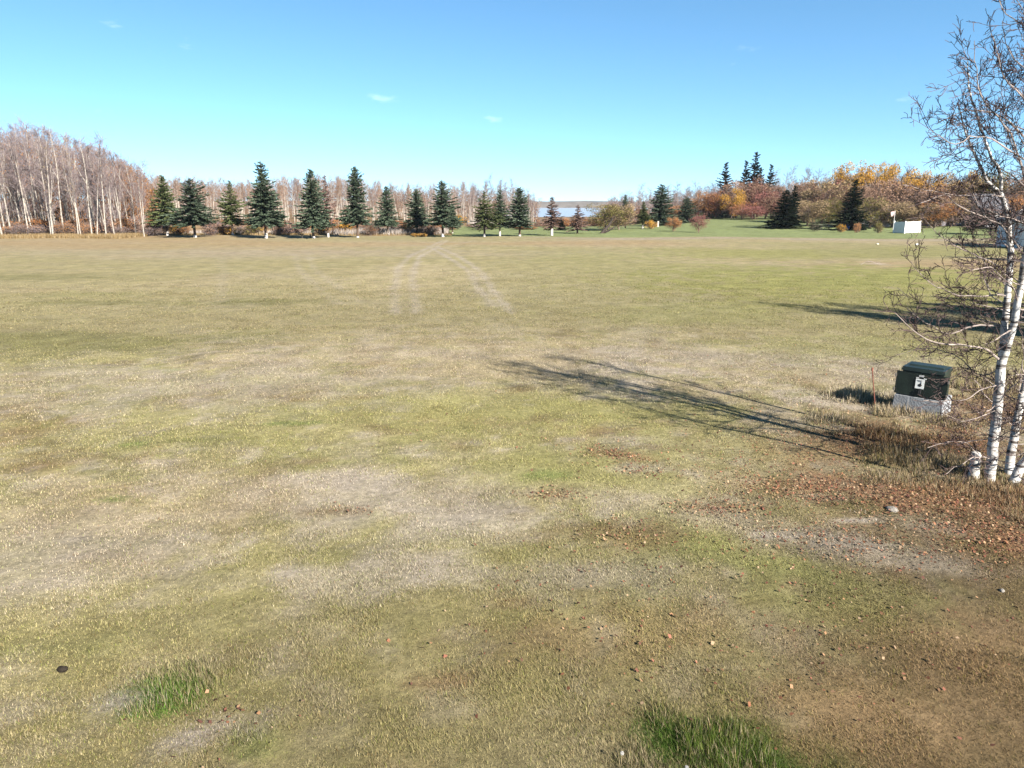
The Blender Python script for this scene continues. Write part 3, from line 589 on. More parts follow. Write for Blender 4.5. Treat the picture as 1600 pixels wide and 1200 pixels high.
for px, ty, w, k, Y in [(1512, 270, 60, 'tan', 160), (1540, 262, 60, 'olive', 158), (1570, 272, 60, 'tan', 156), (1600, 268, 70, 'pink', 150), (1640, 265, 80, 'rust', 150), (1590, 300, 50, 'rust', 118)]:
    rtree(px, ty, w, k, Y, 'behind the dark-roofed house', 'trees behind the dark-roofed house')
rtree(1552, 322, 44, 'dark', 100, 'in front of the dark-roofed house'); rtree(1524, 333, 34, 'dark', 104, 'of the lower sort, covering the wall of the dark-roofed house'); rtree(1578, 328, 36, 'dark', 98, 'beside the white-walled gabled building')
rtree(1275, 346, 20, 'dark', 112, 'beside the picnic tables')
# leaning tan willow, small round trees
rtree(947, 316, 66, 'olive', 117, 'with leaning trunk, the greener half of the willow clump')
rtree(968, 312, 56, 'tan', 122, 'with fine pale twigs, the paler half of the willow clump')
LM = MB(); q0 = gp(947, 365); LM.tube([(0, 0, -.1), (.5, .1, .5), (1.1, .2, 1.1), (1.6, .2, 2.0)], [.24, .2, .17, .1], 8); LM.tube([(.2, 0, .05), (1.0, -.2, .35), (1.8, -.1, .9)], [.14, .12, .07], 7)
e = link('leaning_tree_trunk', LM.mesh('leaning_tree_trunk', [plain('dark_willow_bark', (.05, .04, .035), .9, .4, 5, .1)], True), None, (q0.x-.7, q0.y, hz(q0.x, q0.y))); tag(e, 'dark leaning double trunk under the olive willow crown', 'trunk')
rtree(1053, 337, 24, 'rust', 113, 'with small round head and short pale trunk on the open lawn')
rtree(1093, 331, 26, 'maroon', 109, 'with open vase of thin stems on the open lawn')

# ------------------------------------------------------------------ fence, flag pole, sheds, tables beyond the lawn
WHITE = plain('white_vinyl', (.80, .80, .79), .45, .04, 3, .4)
GREYR = plain('dark_shingle', (.07, .07, .08), .9, .3, 4, .1, .4)
GREYW = plain('grey_siding', (.33, .32, .35), .8, .12, 3, .2)
WOOD = plain('weathered_wood', (.42, .37, .32), .85, .2, 5, .1)
DARK = plain('dark_paint', (.02, .02, .022), .6, .2, 8, .3)
GLASS = plain('window_glass', (.03, .035, .045), .08, .1, 2, .6)
BLUE = plain('blue_plastic', (.02, .09, .33), .4, .1, 6, .4)
def fence():
    A, B, C_ = gp(1396, 364), gp(1413, 364.6), gp(1437, 363.4)
    e = link('privacy_fence', None, None, (B.x, B.y, hz(B.x, B.y))); tag(e, 'bright white two-panel privacy fence meeting at a corner on the lawn', 'fence')
    H = 1.6
    for P, Q in ((A, B), (B, C_)):
        d = Vector((Q.x-P.x, Q.y-P.y, 0)); L = d.length; n = max(6, int(L/.18)); M = Matrix.Translation((P.x-B.x, P.y-B.y, 0)) @ Matrix.Rotation(math.atan2(d.y, d.x), 4, 'Z')
        pn = MB(); w = (L-.1)/n
        for i in range(n): pn.box((.05+w*(i+.5), .004*(i % 2), .83), (w-.008, .022, 1.46), M)
        po = link('panel', pn.mesh('panel', [WHITE]), e)
        for z in (.14, 1.54):
            r = MB(); r.box((L/2, 0, z), (L-.1, .05, .12), M); link('rail', r.mesh('rail', [WHITE]), po)
    for P in (A, B, C_):
        b = MB(); b.box((P.x-B.x, P.y-B.y, H/2), (.12, .12, H+.1)); b.box((P.x-B.x, P.y-B.y, H+.09), (.15, .15, .07), taper=(.2, .2)); link('post', b.mesh('post', [WHITE]), e)
fence()
def flag():
    p = at(1397, 345, 108); x, y = p.x, 108; z = hz(x, y); h = at(1397, 329, y).z-z
    e = link('flag_pole', None, None, (x, y, z)); tag(e, 'thin pole with a small pale pink flag behind the white fence', 'flag')
    b = MB(); b.tube([(0, 0, -.1), (0, 0, h)], [.03, .022], 8); link('pole', b.mesh('pole', [WHITE]), e)
    b = MB(); n = 8
    V = []; 
    for i in range(n+1):
        u = i/n; yy = .08*math.sin(u*5)
        for s in (0, 1): V += [(-.03-.62*u, yy, h-.08-.12*u), (-.03-.5*u, yy, h-.75-.1*u)] if s == 0 else [(-.03-.62*u, yy+.012, h-.08-.12*u), (-.03-.5*u, yy+.012, h-.75-.1*u)]
    F = []
    for i in range(n): a = 4*i; F += [(a, a+1, a+5, a+4), (a+2, a+6, a+7, a+3), (a, a+4, a+6, a+2), (a+1, a+3, a+7, a+5)]
    b.add(V, F); link('flag_cloth', b.mesh('flag_cloth', [plain('pink_cloth', (.5, .36, .36), .8, .15, 3, .1)], True), e)
flag()
def house(px, Y, w, d, wall, ridge, rz, wmat, rmat, label, cat, name, wins=()):
    x = (px-800)/FPX*Y*.975; e = link(name, None, None, (x, Y, hz(x, Y)), rz); tag(e, label, cat)
    b = MB(); b.box((0, 0, wall/2-.1), (w, d, wall+.2))
    b.add([(-w/2, -d/2, wall), (-w/2, d/2, wall), (-w/2, 0, ridge), (w/2, -d/2, wall), (w/2, d/2, wall), (w/2, 0, ridge)], [(0, 2, 1), (3, 4, 5)]); link('wall', b.mesh('wall', [wmat]), e)
    b = MB(); o = .35; s = (ridge-wall)/(d/2)
    for sg in (-1, 1):
        V = [(-w/2-o, sg*(d/2+o), wall-o*s+.03), (w/2+o, sg*(d/2+o), wall-o*s+.03), (w/2+o, 0, ridge+.03), (-w/2-o, 0, ridge+.03)]; V = V+[(a, c, zz+.12) for a, c, zz in V]
        b.add(V, [(0, 3, 2, 1), (4, 5, 6, 7), (0, 1, 5, 4), (1, 2, 6, 5), (2, 3, 7, 6), (3, 0, 4, 7)])
    link('roof', b.mesh('roof', [rmat]), e)
    for (face, u, z, ww, hh, door) in wins:
        fr = MB(); g = MB()
        M = Matrix.Translation((u, -d/2-.03, z)) if face == 'f' else Matrix.Translation((-w/2-.03, u, z)) @ Matrix.Rotation(-math.pi/2, 4, 'Z')
        for c, s_ in (((0, 0, hh/2+.04), (ww+.16, .06, .08)), ((0, 0, -hh/2-.04), (ww+.16, .08, .08)), ((-ww/2-.04, 0, 0), (.08, .06, hh)), ((ww/2+.04, 0, 0), (.08, .06, hh))): fr.box(c, s_, M)
        wo = link('door' if door else 'window', fr.mesh('window_frame', [WHITE]), e); g.box((0, .005, 0), (ww, .03, hh), M); link('pane' if not door else 'door_leaf', g.mesh('pane', [GLASS if not door else GREYW]), wo)
house(1537, 128, 5.6, 6, 2.4, 5.2, .15, GREYW, GREYR, 'dark-roofed low house half hidden behind the dark evergreen', 'house', 'house', [('f', -1.7, 1.4, 1.1, 1.1, 0), ('f', .2, 1.05, .9, 2.0, 1)])
house(1650, 70, 6.4, 7, 2.5, 4.0, 1.35, plain('white_siding', (.78, .78, .78), .6, .05, 3, .3), GREYR, 'white-walled gabled building behind the birch trunks', 'house', 'garage', [('f', 1.5, 1.5, .9, .8, 0)])
house(1357, 128, 5.5, 4, 2.1, 2.9, .1, plain('pale_siding', (.45, .45, .48), .7, .05, 3, .3), GREYR, 'pale low shed showing in gaps under the round trees', 'shed', 'shed', [('f', -1.2, 1.1, .8, .8, 0), ('f', 1, 1.0, .9, 1.9, 1)])
house(1474, 131, 7.5, 4, 1.3, 2.1, .05, plain('lavender_siding', (.20, .19, .22), .8, .15, 3, .2), plain('grey_metal_roof', (.17, .165, .19), .7, .1, 3, .3), 'long low grey-lavender shed under the trees beside the white fence', 'shed', 'shed', [('f', -2, .7, .9, .6, 0), ('f', 1.6, .7, .9, .6, 0)])
def picnic(px, by, rz, label):
    p = gp(px, by); e = link('picnic_table', None, None, (p.x, p.y, hz(p.x, p.y)), rz); tag(e, label, 'table', 'picnic tables by the black spruce')
    for i in range(5): b = MB(); b.box((0, -.30+.15*i, .74), (1.8, .14, .04)); link('plank', b.mesh('plank', [WOOD]), e)
    for s in (-1, 1): b = MB(); b.box((0, s*.68, .44), (1.8, .25, .04)); link('seat', b.mesh('seat', [WOOD]), e)
    for s in (-1, 1):
        b = MB()
        for t in (-1, 1): b.tube([(s*.65, t*.72, -.03), (s*.65, t*.25, .72)], [.045, .045], 4)
        b.box((s*.65+.06, 0, .40), (.04, 1.5, .09)); b.box((s*.65+.06, 0, .70), (.04, .7, .07)); link('leg_frame', b.mesh('leg_frame', [WOOD]), e)
picnic(1286, 360, .2, 'pale wooden picnic table beside the small dark evergreen bush'); picnic(1303, 360, -.1, 'pale wooden picnic table nearer the yellow shrub')
p = gp(1322, 361); b = MB(); b.tube([(0, 0, 0), (0, 0, .04), (0, 0, .28), (0, 0, .31), (0, 0, .34), (0, 0, .6), (0, 0, .63), (0, 0, .66), (0, 0, .93), (0, 0, .96)], [.28, .3, .3, .325, .3, .3, .325, .3, .3, .27], 16)
e = link('barrel', None, None, (p.x, p.y-.4, hz(p.x, p.y)-.02), 0, (1, 1, 1.25)); tag(e, 'blue plastic barrel at the foot of the black pointed spruce', 'barrel'); link('drum', b.mesh('drum', [BLUE], True), e)
b = MB(); b.tube([(0, 0, .955), (0, 0, .985)], [.285, .285], 16); link('lid', b.mesh('lid', [DARK]), e)
p = gp(1028, 355); b = MB(); b.box((0, 0, .42), (.26, .26, .94)); b.box((0, 0, .93), (.33, .33, .1), taper=(.6, .6)); e = link('post', b.mesh('post', [plain('pale_post', (.45, .38, .34), .8, .15, 4, .1)]), None, (p.x, p.y, hz(p.x, p.y))); tag(e, 'short pale post beside the big blue-green spruce', 'post')
for px in (472, 485):
    p = gp(px, 372); b = MB(); b.tube([(0, 0, -.1), (.01, 0, .25), (0, .01, .48)], [.085, .08, .075], 9); e = link('post', b.mesh('post', [DARK]), None, (p.x, p.y, hz(p.x, p.y))); tag(e, 'short black stub post at the field edge near the large dense spruce', 'post', 'black stub posts')
def stone(px, by, sx, sy, sz, seed, label, mat, name='stone', cat='stone', sink=.35):
    rng = np.random.default_rng(seed); p = gp(px, by); b = MB(); nu, nv = 12, 7; V = []
    for j in range(nv+1):
        ph = math.pi*j/nv
        for i in range(nu):
            a = 6.2832*i/nu; r = 1+.16*math.sin(2*a+seed)+.1*math.sin(5*a+ph*3+seed)+rng.normal(0, .05)
            V.append((sx*r*math.sin(ph)*math.cos(a), sy*r*math.sin(ph)*math.sin(a), sz*math.cos(ph)*(1+.1*math.sin(3*a))))
    F = [(j*nu+i, (j+1)*nu+i, (j+1)*nu+(i+1) % nu, j*nu+(i+1) % nu) for j in range(nv) for i in range(nu)]
    b.add(V, F); e = link(name, b.mesh(name, [mat], True), None, (p.x, p.y, hz(p.x, p.y)+sz*sink)); tag(e, label, cat); return e
STONE = plain('pale_stone', (.20, .185, .165), .9, .25, 12, .1, .6, 30)
stone(1393, 800, .09, .08, .03, 5, 'small round grey stone near the fallen red leaves', STONE); stone(1565, 926, .03, .03, .02, 6, 'tiny pale pebble in the olive grass', STONE)
stone(1371, 382, .14, .14, .08, 7, 'small yellowish-white rock on the far lawn, nearer the fence', plain('yellowish_rock', (.6, .56, .4), .9, .2, 9, .1)); stone(1433, 383, .15, .12, .1, 9, 'small bright white rock on the far lawn, nearer the birch', WHITE)
stone(98, 1048, .055, .028, .03, 11, 'small dark clod added for a dark blur over the pale grass', plain('spot_dark', (.02, .016, .012), .9, .3, 20, .1, .5), 'spot_lump', 'lump', .7)  # dark lump added to stand in for a blurred spot of unknown origin

# ------------------------------------------------------------------ transformer cabinet, stake
def cabinet():
    A = gp(1404, 614, .36); Bp = gp(1469, 624, .36)
    c = (A+Bp)/2; rz = math.atan2(Bp.y-A.y, Bp.x-A.x)
    nrm = Vector((math.sin(rz), -math.cos(rz), 0)); dep = .62; wid = (Bp-A).length; c = c-nrm*(dep*.5)
    e = link('transformer_cabinet', None, None, (c.x, c.y, hz(c.x, c.y)-.05), rz); e.rotation_euler = (0, math.radians(.8), rz)
    tag(e, 'dark green utility transformer cabinet on tilted concrete pad near the birch', 'utility box')
    CON = plain('pad_concrete', (.24, .25, .265), .9, .18, 7, .1, .4, 30); GRN = plain('dark_green_paint', (.009, .016, .011), .45, .45, 5, .4, .15, 60); STK = plain('sticker_white', (.75, .76, .74), .5, .04, 9, .3)
    b = MB(); b.box((0, 0, .16), (wid+.16, dep+.14, .46), taper=(.955, .955)); link('concrete_pad', b.mesh('concrete_pad', [CON]), e)
    z0 = .393; hb = .50
    b = MB(); b.box((0, 0, z0+hb/2), (wid, dep, hb), taper=(.975, .93)); body = link('body', b.mesh('body', [GRN]), e)
    b = MB(); b.box((0, 0, z0+hb+.035), (wid*.975+.05, dep*.93+.06, .07), taper=(.96, .94)); b.box((0, .06, z0+hb+.082), (wid*.86, dep*.6, .025), taper=(.9, .75)); link('lid', b.mesh('lid', [GRN]), e)
    tilt = math.atan2(dep*.035, hb); F = Matrix.Translation((0, -dep/2, z0)) @ Matrix.Rotation(-tilt, 4, 'X')
    d = MB(); d.box((-.235, -.012, .245), (.44, .024, .45), F); d.box((.235, -.012, .245), (.44, .024, .45), F); dr = link('door', d.mesh('door', [GRN]), e)
    hgs = MB()
    for z in (.10, .38): hgs.box((-.462, -.032, z), (.025, .03, .06), F); hgs.box((.462, -.032, z), (.025, .03, .06), F)
    link('hinge', hgs.mesh('hinge', [plain('worn_metal', (.28, .25, .22), .5, .3, 20, .4, 0, 40, .6)]), dr)
    hd = MB(); hd.box((.0, -.04, .12), (.04, .03, .12), F); link('handle', hd.mesh('handle', [DARK]), dr)
    s = MB(); s.box((-.02, -.030, .27), (.155, .006, .19), F); sg = link('warning_sticker', s.mesh('warning_sticker', [STK]), e)
    k = MB(); an = np.arange(14)*6.2832/14                            # dark drop-shaped pictogram and small print
    V = [(F @ Vector((-.015+.033*math.cos(a), -.0355, .245+.030*math.sin(a))))[:] for a in an]; V += [(F @ Vector((-.015, -.037, .245)))[:]]
    k.add(V, [(i, (i+1) % 14, 14) for i in range(14)]); k.box((.0, -.034, .285), (.012, .004, .05), F); k.box((-.03, -.034, .335), (.09, .003, .008), F); k.box((-.03, -.034, .318), (.06, .003, .006), F)
    link('pictogram', k.mesh('pictogram', [DARK]), sg)
    m = MB(); m.box((-.01, -.030, .425), (.085, .006, .035), F); m.box((-.075, -.030, .383), (.05, .006, .022), F); m.box((.06, -.030, .378), (.05, .006, .02), F); link('number_plate', m.mesh('number_plate', [plain('worn_label', (.5, .5, .5), .6, .4, 30, .2)]), e)
    return e
cabinet()
p0 = gp(1369, 636); p1 = at(1363, 577, p0.y)
b = MB(); b.tube([(0, 0, -.1), ((p1.x-p0.x), 0, p1.z)], [.011, .010], 7); e = link('marker_stake', None, None, (p0.x, p0.y, hz(p0.x, p0.y))); tag(e, 'thin orange-red marker stake standing in dry grass by the utility cabinet', 'stake')
link('rod', b.mesh('rod', [plain('orange_red_paint', (.17, .058, .04), .6, .2, 8, .3)]), e); b = MB(); b.tube([((p1.x-p0.x), 0, p1.z-.02), ((p1.x-p0.x), 0, p1.z+.04)], [.019, .019], 8); link('cap', b.mesh('cap', [plain('orange_cap', (.2, .07, .045), .5, .1, 8, .3)]), e)

# ------------------------------------------------------------------ birch clump in the foreground
BIRCH = birch_bark('birch_bark', (.50, .49, .475), (.05, .042, .038), 5.5, .565)
BRAN = plain('birch_branch_bark', (.27, .225, .205), .8, .45, 4, .15)
TWG = plain('birch_twig_bark', (.075, .05, .048), .8, .3, 6, .2)
def birch(loc):
    """the multi-stemmed birch; pixel polylines of the photo set at their own depth"""
    rng = np.random.default_rng(5); base = gp(1556, 750); by = base.y
    e = link('birch_tree', None, None, loc if loc else (base.x, base.y, hz(base.x, base.y)))
    org = Vector((base.x, base.y, 0))
    def W(px, py, dy): v = at(px, py, by+dy)-org; return np.array((v.x, v.y, v.z))
    stems = [  # (points (px, py, dy), r0, r1)
        ([(1545, 757, 0), (1552, 700, .05), (1559, 630, .1), (1566, 562, .12)], 0.078, .064),
        ([(1566, 562, .12), (1571, 500, .2), (1577, 430, .3), (1579, 380, .35), (1573, 330, .4), (1564, 302, .42)], .052, .032),
        ([(1566, 562, .12), (1582, 510, .05), (1592, 460, 0), (1601, 400, -.05), (1612, 320, -.1), (1622, 220, -.1), (1626, 120, -.1), (1620, 40, -.1), (1612, -10, -.1)], .060, .010),
        ([(1564, 302, .42), (1540, 277, .42), (1520, 233, .45), (1507, 200, .5), (1497, 160, .5)], .026, .007),
        ([(1564, 302, .42), (1563, 270, .4), (1547, 238, .4), (1530, 190, .4), (1515, 140, .4), (1512, 95, .4)], .026, .006),
        ([(1577, 742, .3), (1583, 690, .4), (1590, 652, .5), (1601, 600, .6), (1620, 520, .7), (1640, 400, .8), (1652, 250, .9), (1646, 120, 1.0), (1640, 30, 1.0)], .070, .012),
        ([(1580, 745, -.1), (1600, 722, -.1), (1640, 660, -.2), (1690, 560, -.3), (1730, 400, -.4), (1745, 200, -.4), (1750, 60, -.4)], .074, .012),
        ([(1652, 797, -1.1), (1657, 650, -1.1), (1654, 500, -1.1), (1648, 400, -1.1), (1640, 300, -1.05), (1634, 240, -1.0)], .048, .008),
        ([(1522, 742, .1), (1524, 722, .12), (1525, 706, .13)], .085, .062)]
    trunks = []
    for pts, r0, r1 in stems:
        P = np.array([W(*p) for p in pts])
        if pts[0][1] > 730: P[0, 2] = -.1; 
        t = np.linspace(0, len(P)-1, len(P)*4); i = np.minimum(t.astype(int), len(P)-2); f = (t-i)[:, None]
        Pm = np.vstack([P[0]*2-P[1], P, P[-1]*2-P[-2]]); a, b_, c_, d_ = Pm[i], Pm[i+1], Pm[i+2], Pm[i+3]
        Q = .5*((2*b_)+(c_-a)*f+(2*a-5*b_+4*c_-d_)*f*f+(3*b_-a-3*c_+d_)*f**3)
        Q[1:-1] += rng.normal(0, .006, Q[1:-1].shape)
        R = np.linspace(r0, r1, len(Q))*1.0; R[0] *= 1.25 if pts[0][1] > 730 else 1.05
        m = MB(); m.tube(Q, R, 10); trunks.append((Q, R)); link('stump' if len(pts) == 3 and pts[0][0] < 1530 else 'trunk', m.mesh('trunk', [BIRCH], True), e)
    def sub(m, Q, r, depth, mi_big, dens=1.0):
        k = len(Q); L = np.sum(np.linalg.norm(np.diff(Q, axis=0), axis=1))
        n = int(L*dens*(9, 11, 9)[depth-1])+1
        for _ in range(n):
            s = rng.uniform(.1, 1.0)*(k-1); i = min(k-2, int(s)); f = s-i; p = Q[i]*(1-f)+Q[i+1]*f
            d = Q[i+1]-Q[i]; d = d/np.linalg.norm(d)+rng.normal(0, .60, 3)+np.array((0, 0, .08)); l = rng.uniform(.25, .8)*L**.5*(.72, .52, .5)[depth-1]*(1.1-.5*s/(k-1))
            T = walk(rng, p, d, l, 5, .22, .03); rr = max(.004, r*.5)
            m.tube(T, np.linspace(rr, .0028, 6), 3, 1 if rr < .006 else mi_big, False)
            if depth < 3 and l > .10: sub(m, T, rr, depth+1, mi_big, dens)
    br = [  # hand-placed limbs: points, radius
        ([(1560, 560, .1), (1545, 545, .0), (1500, 538, -.1), (1455, 540, -.2), (1415, 520, -.3), (1385, 495, -.4)], .020), ([(1562, 510, .2), (1530, 506, .2), (1490, 520, .2), (1450, 508, .1), (1415, 480, 0)], .017),
        ([(1575, 462, .25), (1530, 462, .2), (1490, 460, .1), (1450, 440, 0), (1425, 415, -.1)], .014), ([(1577, 432, .3), (1560, 420, .2), (1535, 405, .1), (1500, 385, 0), (1470, 370, -.1), (1450, 352, -.2)], .013),
        ([(1577, 356, .3), (1550, 345, .2), (1500, 322, 0), (1478, 305, -.1), (1440, 318, -.2)], .014), ([(1566, 306, .4), (1540, 300, .3), (1500, 296, .2), (1460, 290, .1), (1420, 280, 0)], .011),
        ([(1560, 600, .1), (1535, 610, 0), (1510, 628, -.1), (1470, 632, -.2), (1440, 636, -.3)], .012), ([(1557, 640, .1), (1530, 650, -.1), (1500, 655, -.2), (1470, 640, -.3)], .008),
        ([(1550, 715, .05), (1525, 712, -.1), (1500, 722, -.2), (1478, 735, -.35)], .009), ([(1564, 575, .1), (1530, 590, .3), (1490, 560, .6), (1440, 545, .9), (1390, 560, 1.1)], .012),
        ([(1567, 540, .1), (1540, 560, .4), (1500, 580, .7), (1460, 600, 1.0)], .010), ([(1572, 480, .2), (1540, 480, .6), (1490, 470, 1.0), (1440, 470, 1.4), (1400, 450, 1.6)], .012),
        ([(1590, 470, 0), (1570, 440, -.4), (1540, 420, -.7), (1510, 420, -.9)], .011), ([(1600, 400, 0), (1570, 350, -.3), (1545, 330, -.5), (1525, 290, -.6)], .011),
        ([(1606, 320, -.1), (1590, 250, -.1), (1570, 205, -.2), (1535, 165, -.3), (1522, 120, -.3), (1510, 70, -.3)], .018), ([(1604, 240, -.1), (1575, 190, 0), (1540, 175, .1), (1500, 180, .2), (1465, 195, .3)], .014),
        ([(1602, 180, -.1), (1580, 130, -.2), (1560, 90, -.3), (1550, 50, -.3)], .012), ([(1598, 130, -.1), (1575, 80, 0), (1565, 30, .1)], .010), ([(1604, 260, -.1), (1570, 230, -.4), (1530, 215, -.5), (1490, 225, -.6), (1460, 200, -.6)], .013),
        ([(1606, 300, -.1), (1580, 270, .3), (1550, 255, .6), (1500, 250, .8), (1475, 235, .9)], .011), ([(1594, 60, -.1), (1575, 20, -.2), (1560, -30, -.2)], .009), ([(1604, 340, -.1), (1640, 290, -.3), (1680, 220, -.5), (1700, 130, -.6)], .018),
        ([(1600, 200, -.1), (1650, 150, 0), (1690, 80, .2)], .012), ([(1645, 330, .85), (1600, 260, 1.2), (1570, 200, 1.4), (1560, 120, 1.5)], .014), ([(1650, 230, .9), (1620, 160, 1.2), (1600, 80, 1.3)], .012), ([(1640, 420, .8), (1590, 380, 1.3), (1550, 370, 1.7), (1500, 380, 2.0)], .014),
        ([(1735, 350, -.4), (1690, 280, -.6), (1650, 180, -.7), (1640, 90, -.7)], .018), ([(1745, 200, -.4), (1700, 130, -.2), (1670, 40, 0)], .014), ([(1735, 330, -.4), (1790, 250, -.4), (1830, 150, -.4)], .016),
        ([(1590, 655, .5), (1560, 660, .9), (1530, 640, 1.2), (1490, 650, 1.5)], .009), ([(1553, 690, .05), (1580, 670, -.3), (1610, 650, -.5)], .008), ([(1559, 630, .1), (1580, 600, -.2), (1612, 585, -.3)], .010), ([(1525, 708, .13), (1515, 690, .1), (1490, 680, 0), (1450, 690, -.1)], .007)]
    for pts, r in br:
        if 1588 < pts[0][0] < 1607 and pts[0][1] < 345: pts = [(float(np.interp(pts[0][1], [40, 120, 220, 320, 400], [1620, 1626, 1622, 1612, 1601])), pts[0][1], -.1)]+list(pts[1:])
        P = np.array([W(*p) for p in pts]); t = np.linspace(0, len(P)-1, len(P)*3); i = np.minimum(t.astype(int), len(P)-2); f = (t-i)[:, None]
        Pm = np.vstack([P[0]*2-P[1], P, P[-1]*2-P[-2]]); a, b_, c_, d_ = Pm[i], Pm[i+1], Pm[i+2], Pm[i+3]
        Q = .5*((2*b_)+(c_-a)*f+(2*a-5*b_+4*c_-d_)*f*f+(3*b_-a-3*c_+d_)*f**3); Q[1:] += np.cumsum(rng.normal(0, .012, Q[1:].shape), 0); r = r*.85
        m = MB(); m.tube(Q, np.linspace(r, .0035, len(Q)), 6, 0); sub(m, Q, r*.6, 1, 0); link('branch', m.mesh('branch', [BRAN, TWG]), e)
    for q in (3, 4):                                                   # fine twigs on the two thin leaders
        m = MB(); sub(m, trunks[q][0], .008, 1, 1); link('branch', m.mesh('branch', [BRAN, TWG]), e)
    for q, nb in ((0, 10), (1, 18), (2, 40), (5, 34), (6, 30), (7, 16)):         # smaller limbs all along the stems
        Q0, R0 = trunks[q]
        for k in range(nb):
            s = rng.uniform(.25 if q == 0 else .12, .97)*(len(Q0)-1); i = int(s); a = rng.uniform(0, 6.28); u = s/(len(Q0)-1)
            l = rng.uniform(.5, 1.15)*(1.15-.6*u)*(.7 if q == 0 else .55 if q == 7 else 1)
            T = walk(rng, Q0[i], (math.cos(a), math.sin(a), rng.uniform(.2, .9) if u > .25 and q else rng.uniform(-.35, .4)), l, 8, .16, .04); r = min(.011, R0[i]*.45)
            m = MB(); m.tube(T, np.linspace(r, .003, 9), 5, 0); sub(m, T, r*.6, 1, 0, .9); link('branch', m.mesh('branch', [BRAN, TWG]), e)
    return e
B1 = birch(None); tag(B1, 'white-barked leafless birch clump with several stems beside the utility cabinet', 'birch')
def copy_tree(o, loc, rz, sc, label, cat):
    c = o.copy(); COL.objects.link(c); c.location = loc; c.rotation_euler = (0, 0, rz); c.scale = (sc, sc, sc); tag(c, label, cat)
    for ch in list(o.children):
        k = ch.copy(); COL.objects.link(k); k.parent = c
    return c
OFFL = 'leafless birch out beyond the right edge whose shadow streaks the lawn'
for (x, y, rz, sc) in ((17.6, 21.9, 1.2, 1.0), (19.6, 21.6, 2.8, 1.05), (22.5, 21.0, 4.1, 1.0)):
    c = copy_tree(B1, (x, y, hz(x, y)), rz, sc, 'leafless birch casting the streaky shadow across the far lawn', 'birch'); c['group'] = 'birches whose shadows streak the lawn'
for (x, y, h) in ((19.0, 19.9, 6.4), (20.3, 18.4, 6.2), (23.2, 20.4, 7.0), (22.3, 24.0, 5.2), (26.5, 23.0, 7.5)):
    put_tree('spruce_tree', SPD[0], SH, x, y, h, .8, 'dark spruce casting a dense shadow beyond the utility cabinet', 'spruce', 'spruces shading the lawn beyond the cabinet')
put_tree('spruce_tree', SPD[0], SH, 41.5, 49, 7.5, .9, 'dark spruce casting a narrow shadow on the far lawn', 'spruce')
# broken branch lying on the lawn
p = gp(1362, 414); b = MB(); rr = np.random.default_rng(2)
b.tube([(-.75, 0, .02), (-.45, .05, .18), (-.1, .02, .24), (.3, 0, .12), (.7, .05, .02)], [.012, .018, .02, .016, .008], 5)
for k in range(7): q = walk(rr, (-.5+k*.17, 0, .15), (rr.normal(), rr.normal(), .3), .5, 4, .3, -.1); b.tube(q, np.linspace(.009, .003, 5), 3, 0, False)
e = link('fallen_branch', b.mesh('fallen_branch', [BRAN]), None, (p.x, p.y, hz(p.x, p.y))); tag(e, 'crooked broken branch lying on the green lawn by a pale bare spot', 'branch')

